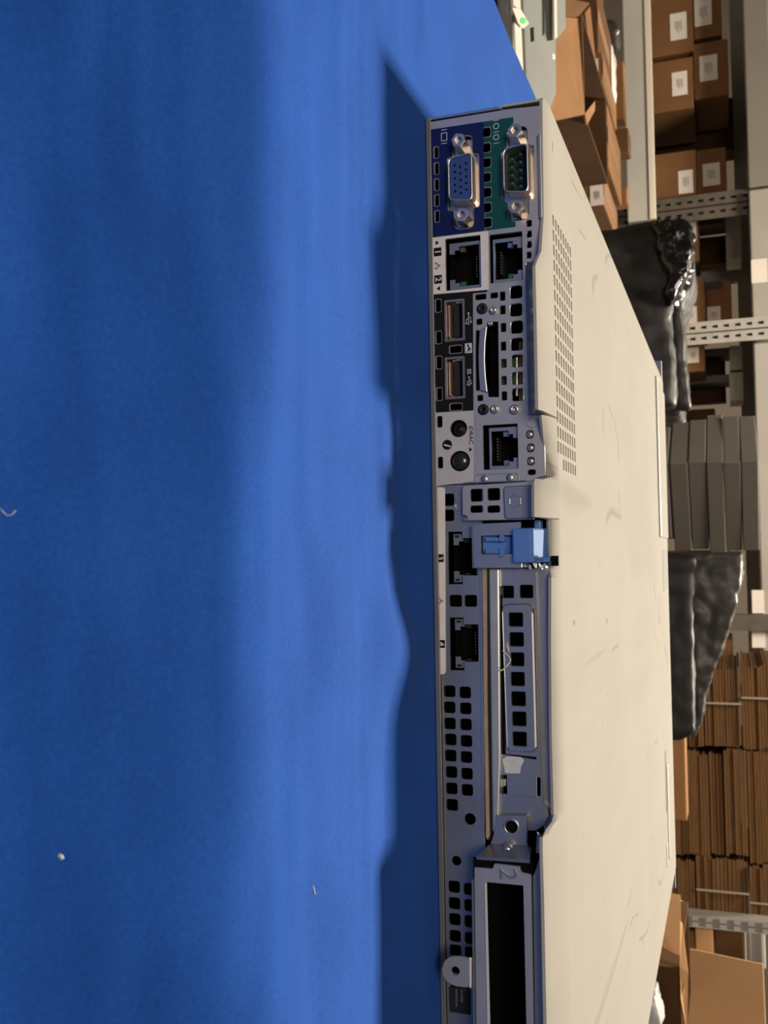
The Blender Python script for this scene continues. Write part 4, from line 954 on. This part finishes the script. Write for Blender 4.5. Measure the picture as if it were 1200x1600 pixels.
# open carton at the right
def board(name, pts, m, parent, nrm=(0, 1, 0), th=.004):
    return part(name, MB(1).slab(pts, nrm, th), m, parent)
oc = empty('open_carton', (at(1040, 1560, 1.5).x, 1.5, ZB), 'open cardboard carton with raised flaps at the right behind the server', 'box')
Yf, Yb = 1.42, 1.75
xl0, xr0 = at(1040, 1511, Yf).x, at(1040, 1680, Yf).x
ztop = at(1063, 1530, Yf).z
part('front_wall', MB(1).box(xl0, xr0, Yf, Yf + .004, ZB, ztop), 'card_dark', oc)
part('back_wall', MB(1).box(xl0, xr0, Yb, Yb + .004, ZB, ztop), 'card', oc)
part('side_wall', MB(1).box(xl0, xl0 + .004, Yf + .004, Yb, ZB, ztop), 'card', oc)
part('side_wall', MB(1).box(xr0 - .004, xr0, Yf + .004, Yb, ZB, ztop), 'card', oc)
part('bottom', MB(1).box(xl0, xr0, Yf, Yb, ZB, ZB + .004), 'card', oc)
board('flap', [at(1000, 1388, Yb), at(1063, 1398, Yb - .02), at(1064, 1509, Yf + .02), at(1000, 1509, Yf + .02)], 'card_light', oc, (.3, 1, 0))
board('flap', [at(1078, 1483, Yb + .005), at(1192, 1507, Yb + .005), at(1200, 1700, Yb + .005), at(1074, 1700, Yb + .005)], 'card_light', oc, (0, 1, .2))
board('flap', [at(1063, 1440, Yf + .05), at(1066, 1445, Yf + .05), at(1075, 1520, Yf), at(1073, 1610, Yf - .02), at(1064, 1560, Yf - .02), at(1062, 1510, Yf)], 'card_light', oc, (0, 1, 0))
f_ = lump('plastic_wrap', ((700, 1566), (1012, 1560), (1024, 1552), (1030, 1580), (1036, 1612), (700, 1640)), 1.33, .07, 'bubble', None, .006, .012, .03)
tag(f_, 'crumpled shiny clear plastic by the right edge of the server', 'plastic film')
f_ = lump('plastic_wrap', ((1054, 1415), (1074, 1420), (1076, 1432), (1066, 1448), (1054, 1446)), 2.0, .05, 'bubble', None, .006, .012, .03)
tag(f_, 'small shiny plastic scrap at the foot of the slotted upright', 'plastic film')

# left of the table: grey chassis, open carton, odd boxes
def atz(px, py, z):
    d = ray(px, py); t = (z*1000 - CAM.z) / d.z
    return (CAM + d * t) * .001
gc = empty('grey_chassis', (-.6, .85, ZB), 'grey metal equipment chassis with a green dot sticker left of the table', 'chassis')
def flat(name, pxs, z, m, th=.004, parent=gc): return part(name, MB(1).slab([atz(a, b, z) for a, b in pxs], (0, 0, -1), th), m, parent, .0015)
ZG = -.100
flat('cover', ((815, -70), (868, -70), (869, 146), (858, 174), (826, 200)), ZG, 'panelgrey', .004)
flat('rear_cover', ((866, -70), (883, -70), (884, 44), (870, 62)), ZG + .012, 'panelgrey', .03)
flat('bright_lip', ((865.5, -70), (869, -70), (871, 58), (867, 63)), ZG + .0135, 'cream', .003)
flat('flange', ((799, -70), (815, -70), (827.5, 165), (812, 200)), ZG - .003, 'cream', .006)
flat('flange_edge', ((784, 54), (800, 54), (808, 150), (800, 200)), ZG - .008, 'label', .006)
flat('vent_slot', ((829, 44), (834, 42), (835, 64), (830, 66)), ZG + .0006, 'hollow', .001)
flat('button_hole', ((863, 84), (867, 84), (868, 92), (864, 93)), ZG + .0006, 'label', .001)
flat('white_sticker', ((801, 12), (813, 12), (827, 37), (818, 45), (810, 36)), ZG + .0012, 'label', .001)
flat('green_dot', [(817.5 + 4.6*math.cos(k*math.pi/9), 32.5 + 5.0*math.sin(k*math.pi/9)) for k in range(18)], ZG + .0016, 'greendot', .0003)
a_, b_ = atz(820, -70, ZG), atz(860, 120, ZG)
part('body', MB(1).box(a_.x, b_.x, .80, .95, ZB, ZG - .022), 'panelgrey', gc)
bk = lump('black_adapter', ((740, -60), (777, -60), (782, 40), (740, 44)), .60, .07, 'wrap', None, .006, .004, .03)
tag(bk, 'black equipment casing at the left edge of the blue table', 'equipment')
carton((690, -70, 740, 90), .60, .10, 'card_dark', 'dark carton beneath the black casing, left of the table', None, ZB, None, 'box', 'cardboard_box', False)
ob = empty('open_carton', (at(900, 100, 1.6).x, 1.6, ZB), 'open-topped brown carton with folded flaps left of the table', 'box')
Yf, Yb = 1.45, 1.80
A, B = at(908, 22, Yf), at(915, 180, Yf)
zt3 = (A.z + B.z) / 2
part('front_wall', MB(1).box(A.x, B.x, Yf, Yf + .004, ZB, zt3), 'card', ob)
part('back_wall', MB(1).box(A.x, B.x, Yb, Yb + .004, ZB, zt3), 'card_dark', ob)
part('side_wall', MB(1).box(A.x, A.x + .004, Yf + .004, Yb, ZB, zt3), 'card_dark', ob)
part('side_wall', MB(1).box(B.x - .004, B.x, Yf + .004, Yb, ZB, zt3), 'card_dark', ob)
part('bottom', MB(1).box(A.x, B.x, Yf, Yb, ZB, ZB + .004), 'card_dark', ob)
board('flap', [at(899, 28, Yf), at(920, 4, Yf - .04), at(870, -6, Yf - .1), at(860, 30, Yf - .08)], 'card', ob, (0, 1, .3))
board('flap', [at(903, 29, Yf - .003), at(914, 178, Yf - .003), at(858, 190, Yf - .12), at(860, 24, Yf - .12)], 'card_mid', ob, (0, .7, -.5), .003)
board('flap', [at(914, 178, Yf), at(930, 157, Yb), at(930, 172, Yb), at(917, 196, Yf)], 'card_mid', ob, (0, .3, -1))
board('flap', [at(914, 20, Yb), at(932, 160, Yb), at(937, 158, Yb + .03), at(922, 10, Yb + .03)], 'card', ob, (0, 1, 0))
YM = 2.05
bench(-2.6, -.80, 2.0, 2.75, ZB, 'low bench between the open carton and the rack at the left')
carton((900, -30, 934, 80), YM, .3, 'card_dark', 'dark carton behind the open carton at the picture top left', None, ZB)
carton((900, 84, 942, 130), YM, .3, 'card', 'brown carton with a narrow label behind the open carton', [(925, 92, 935, 124)], ZB)
carton((870, 168, 950, 264), YM, .3, 'card', 'large brown carton by the left end of the server with a white label', [(880, 212, 906, 246)], ZB)
carton((890, 270, 944, 322), YM, .3, 'card', 'brown carton further right by the server with a white label near its edge', [(922, 289, 943, 321)], ZB)
zc = ZB
pk = lump('bubble_wrapped_parcel', ((936, 62), (956, 60), (957, 100), (958, 130), (950, 158), (942, 158), (936, 110)), YM + .42, .12, 'bubble', None, .008, .01, .04)
tag(pk, 'white bubble-wrapped parcel with blue tape below the rack shelf', 'parcel')
a_, b_, c_, d_ = ext(941, 130, 953, 142, YM + .42); MB(1).box(a_, b_, YM + .395, YM + .43, c_, d_).build('blue_tape', M['bluetape'], pk)
carton((900, 52, 934, 166), YM + .4, .14, 'card_dark', 'dark carton carrying the bubble-wrapped parcel', None, ZB, None, 'box', 'cardboard_box', False)
pk2 = lump('grey_bag', ((938, 28), (960, 26), (966, 45), (960, 58), (944, 56)), YM + .57, .1, 'wrap_grey', None, .008, .012, .05)
tag(pk2, 'crumpled grey plastic bag beside the bubble-wrapped parcel', 'bag')
carton((900, -30, 936, 48), YM + .56, .12, 'card_dark', 'dark carton carrying the crumpled grey bag', None, ZB, None, 'box', 'cardboard_box', False)
carton((900, 100, 975, 190), YM + .66, .06, 'card', 'brown carton right under the rack shelf behind the bubble-wrapped parcel', None, ZB, None, 'box', 'cardboard_box', False)
carton((900, 205, 982, 240), YM + .62, .08, 'card_dark', 'small dark carton under the rack shelf, shaded', None, ZB, None, 'box', 'cardboard_box', False)
carton((900, 296, 980, 318), YM + .62, .08, 'card', 'small brown carton under the rack shelf beside the perforated post', None, ZB, None, 'box', 'cardboard_box', False)

# lint on the cloth
def lint(pxs, label, r=.0002):
    pts = []
    for a, b in pxs:
        d = ray(a, b); t_ = (-6 - CAM.z) / d.z
        for _ in range(4):
            p = CAM + d * t_; t_ = (cloth_h(p.x, p.y) + .12 - CAM.z) / d.z
        pts.append((CAM + d * t_) * .001)
    tag(MB(1).tube(pts, r, 5).build('lint', M['inkwhite'], None, 0, True), label, 'lint')
lint(((92, 1335), (96, 1338), (97, 1342)), 'white speck of lint on the cloth near the lower left of the photo', .00035)
lint(((0, 794), (6, 801), (12, 806), (19, 804), (24, 798)), 'pale curl of lint on the cloth at the left edge of the photo', .0001)
lint(((489, 1384), (491, 1392), (492, 1398)), 'faint short streak of lint on the bright cloth before the wide open slot', .00018)
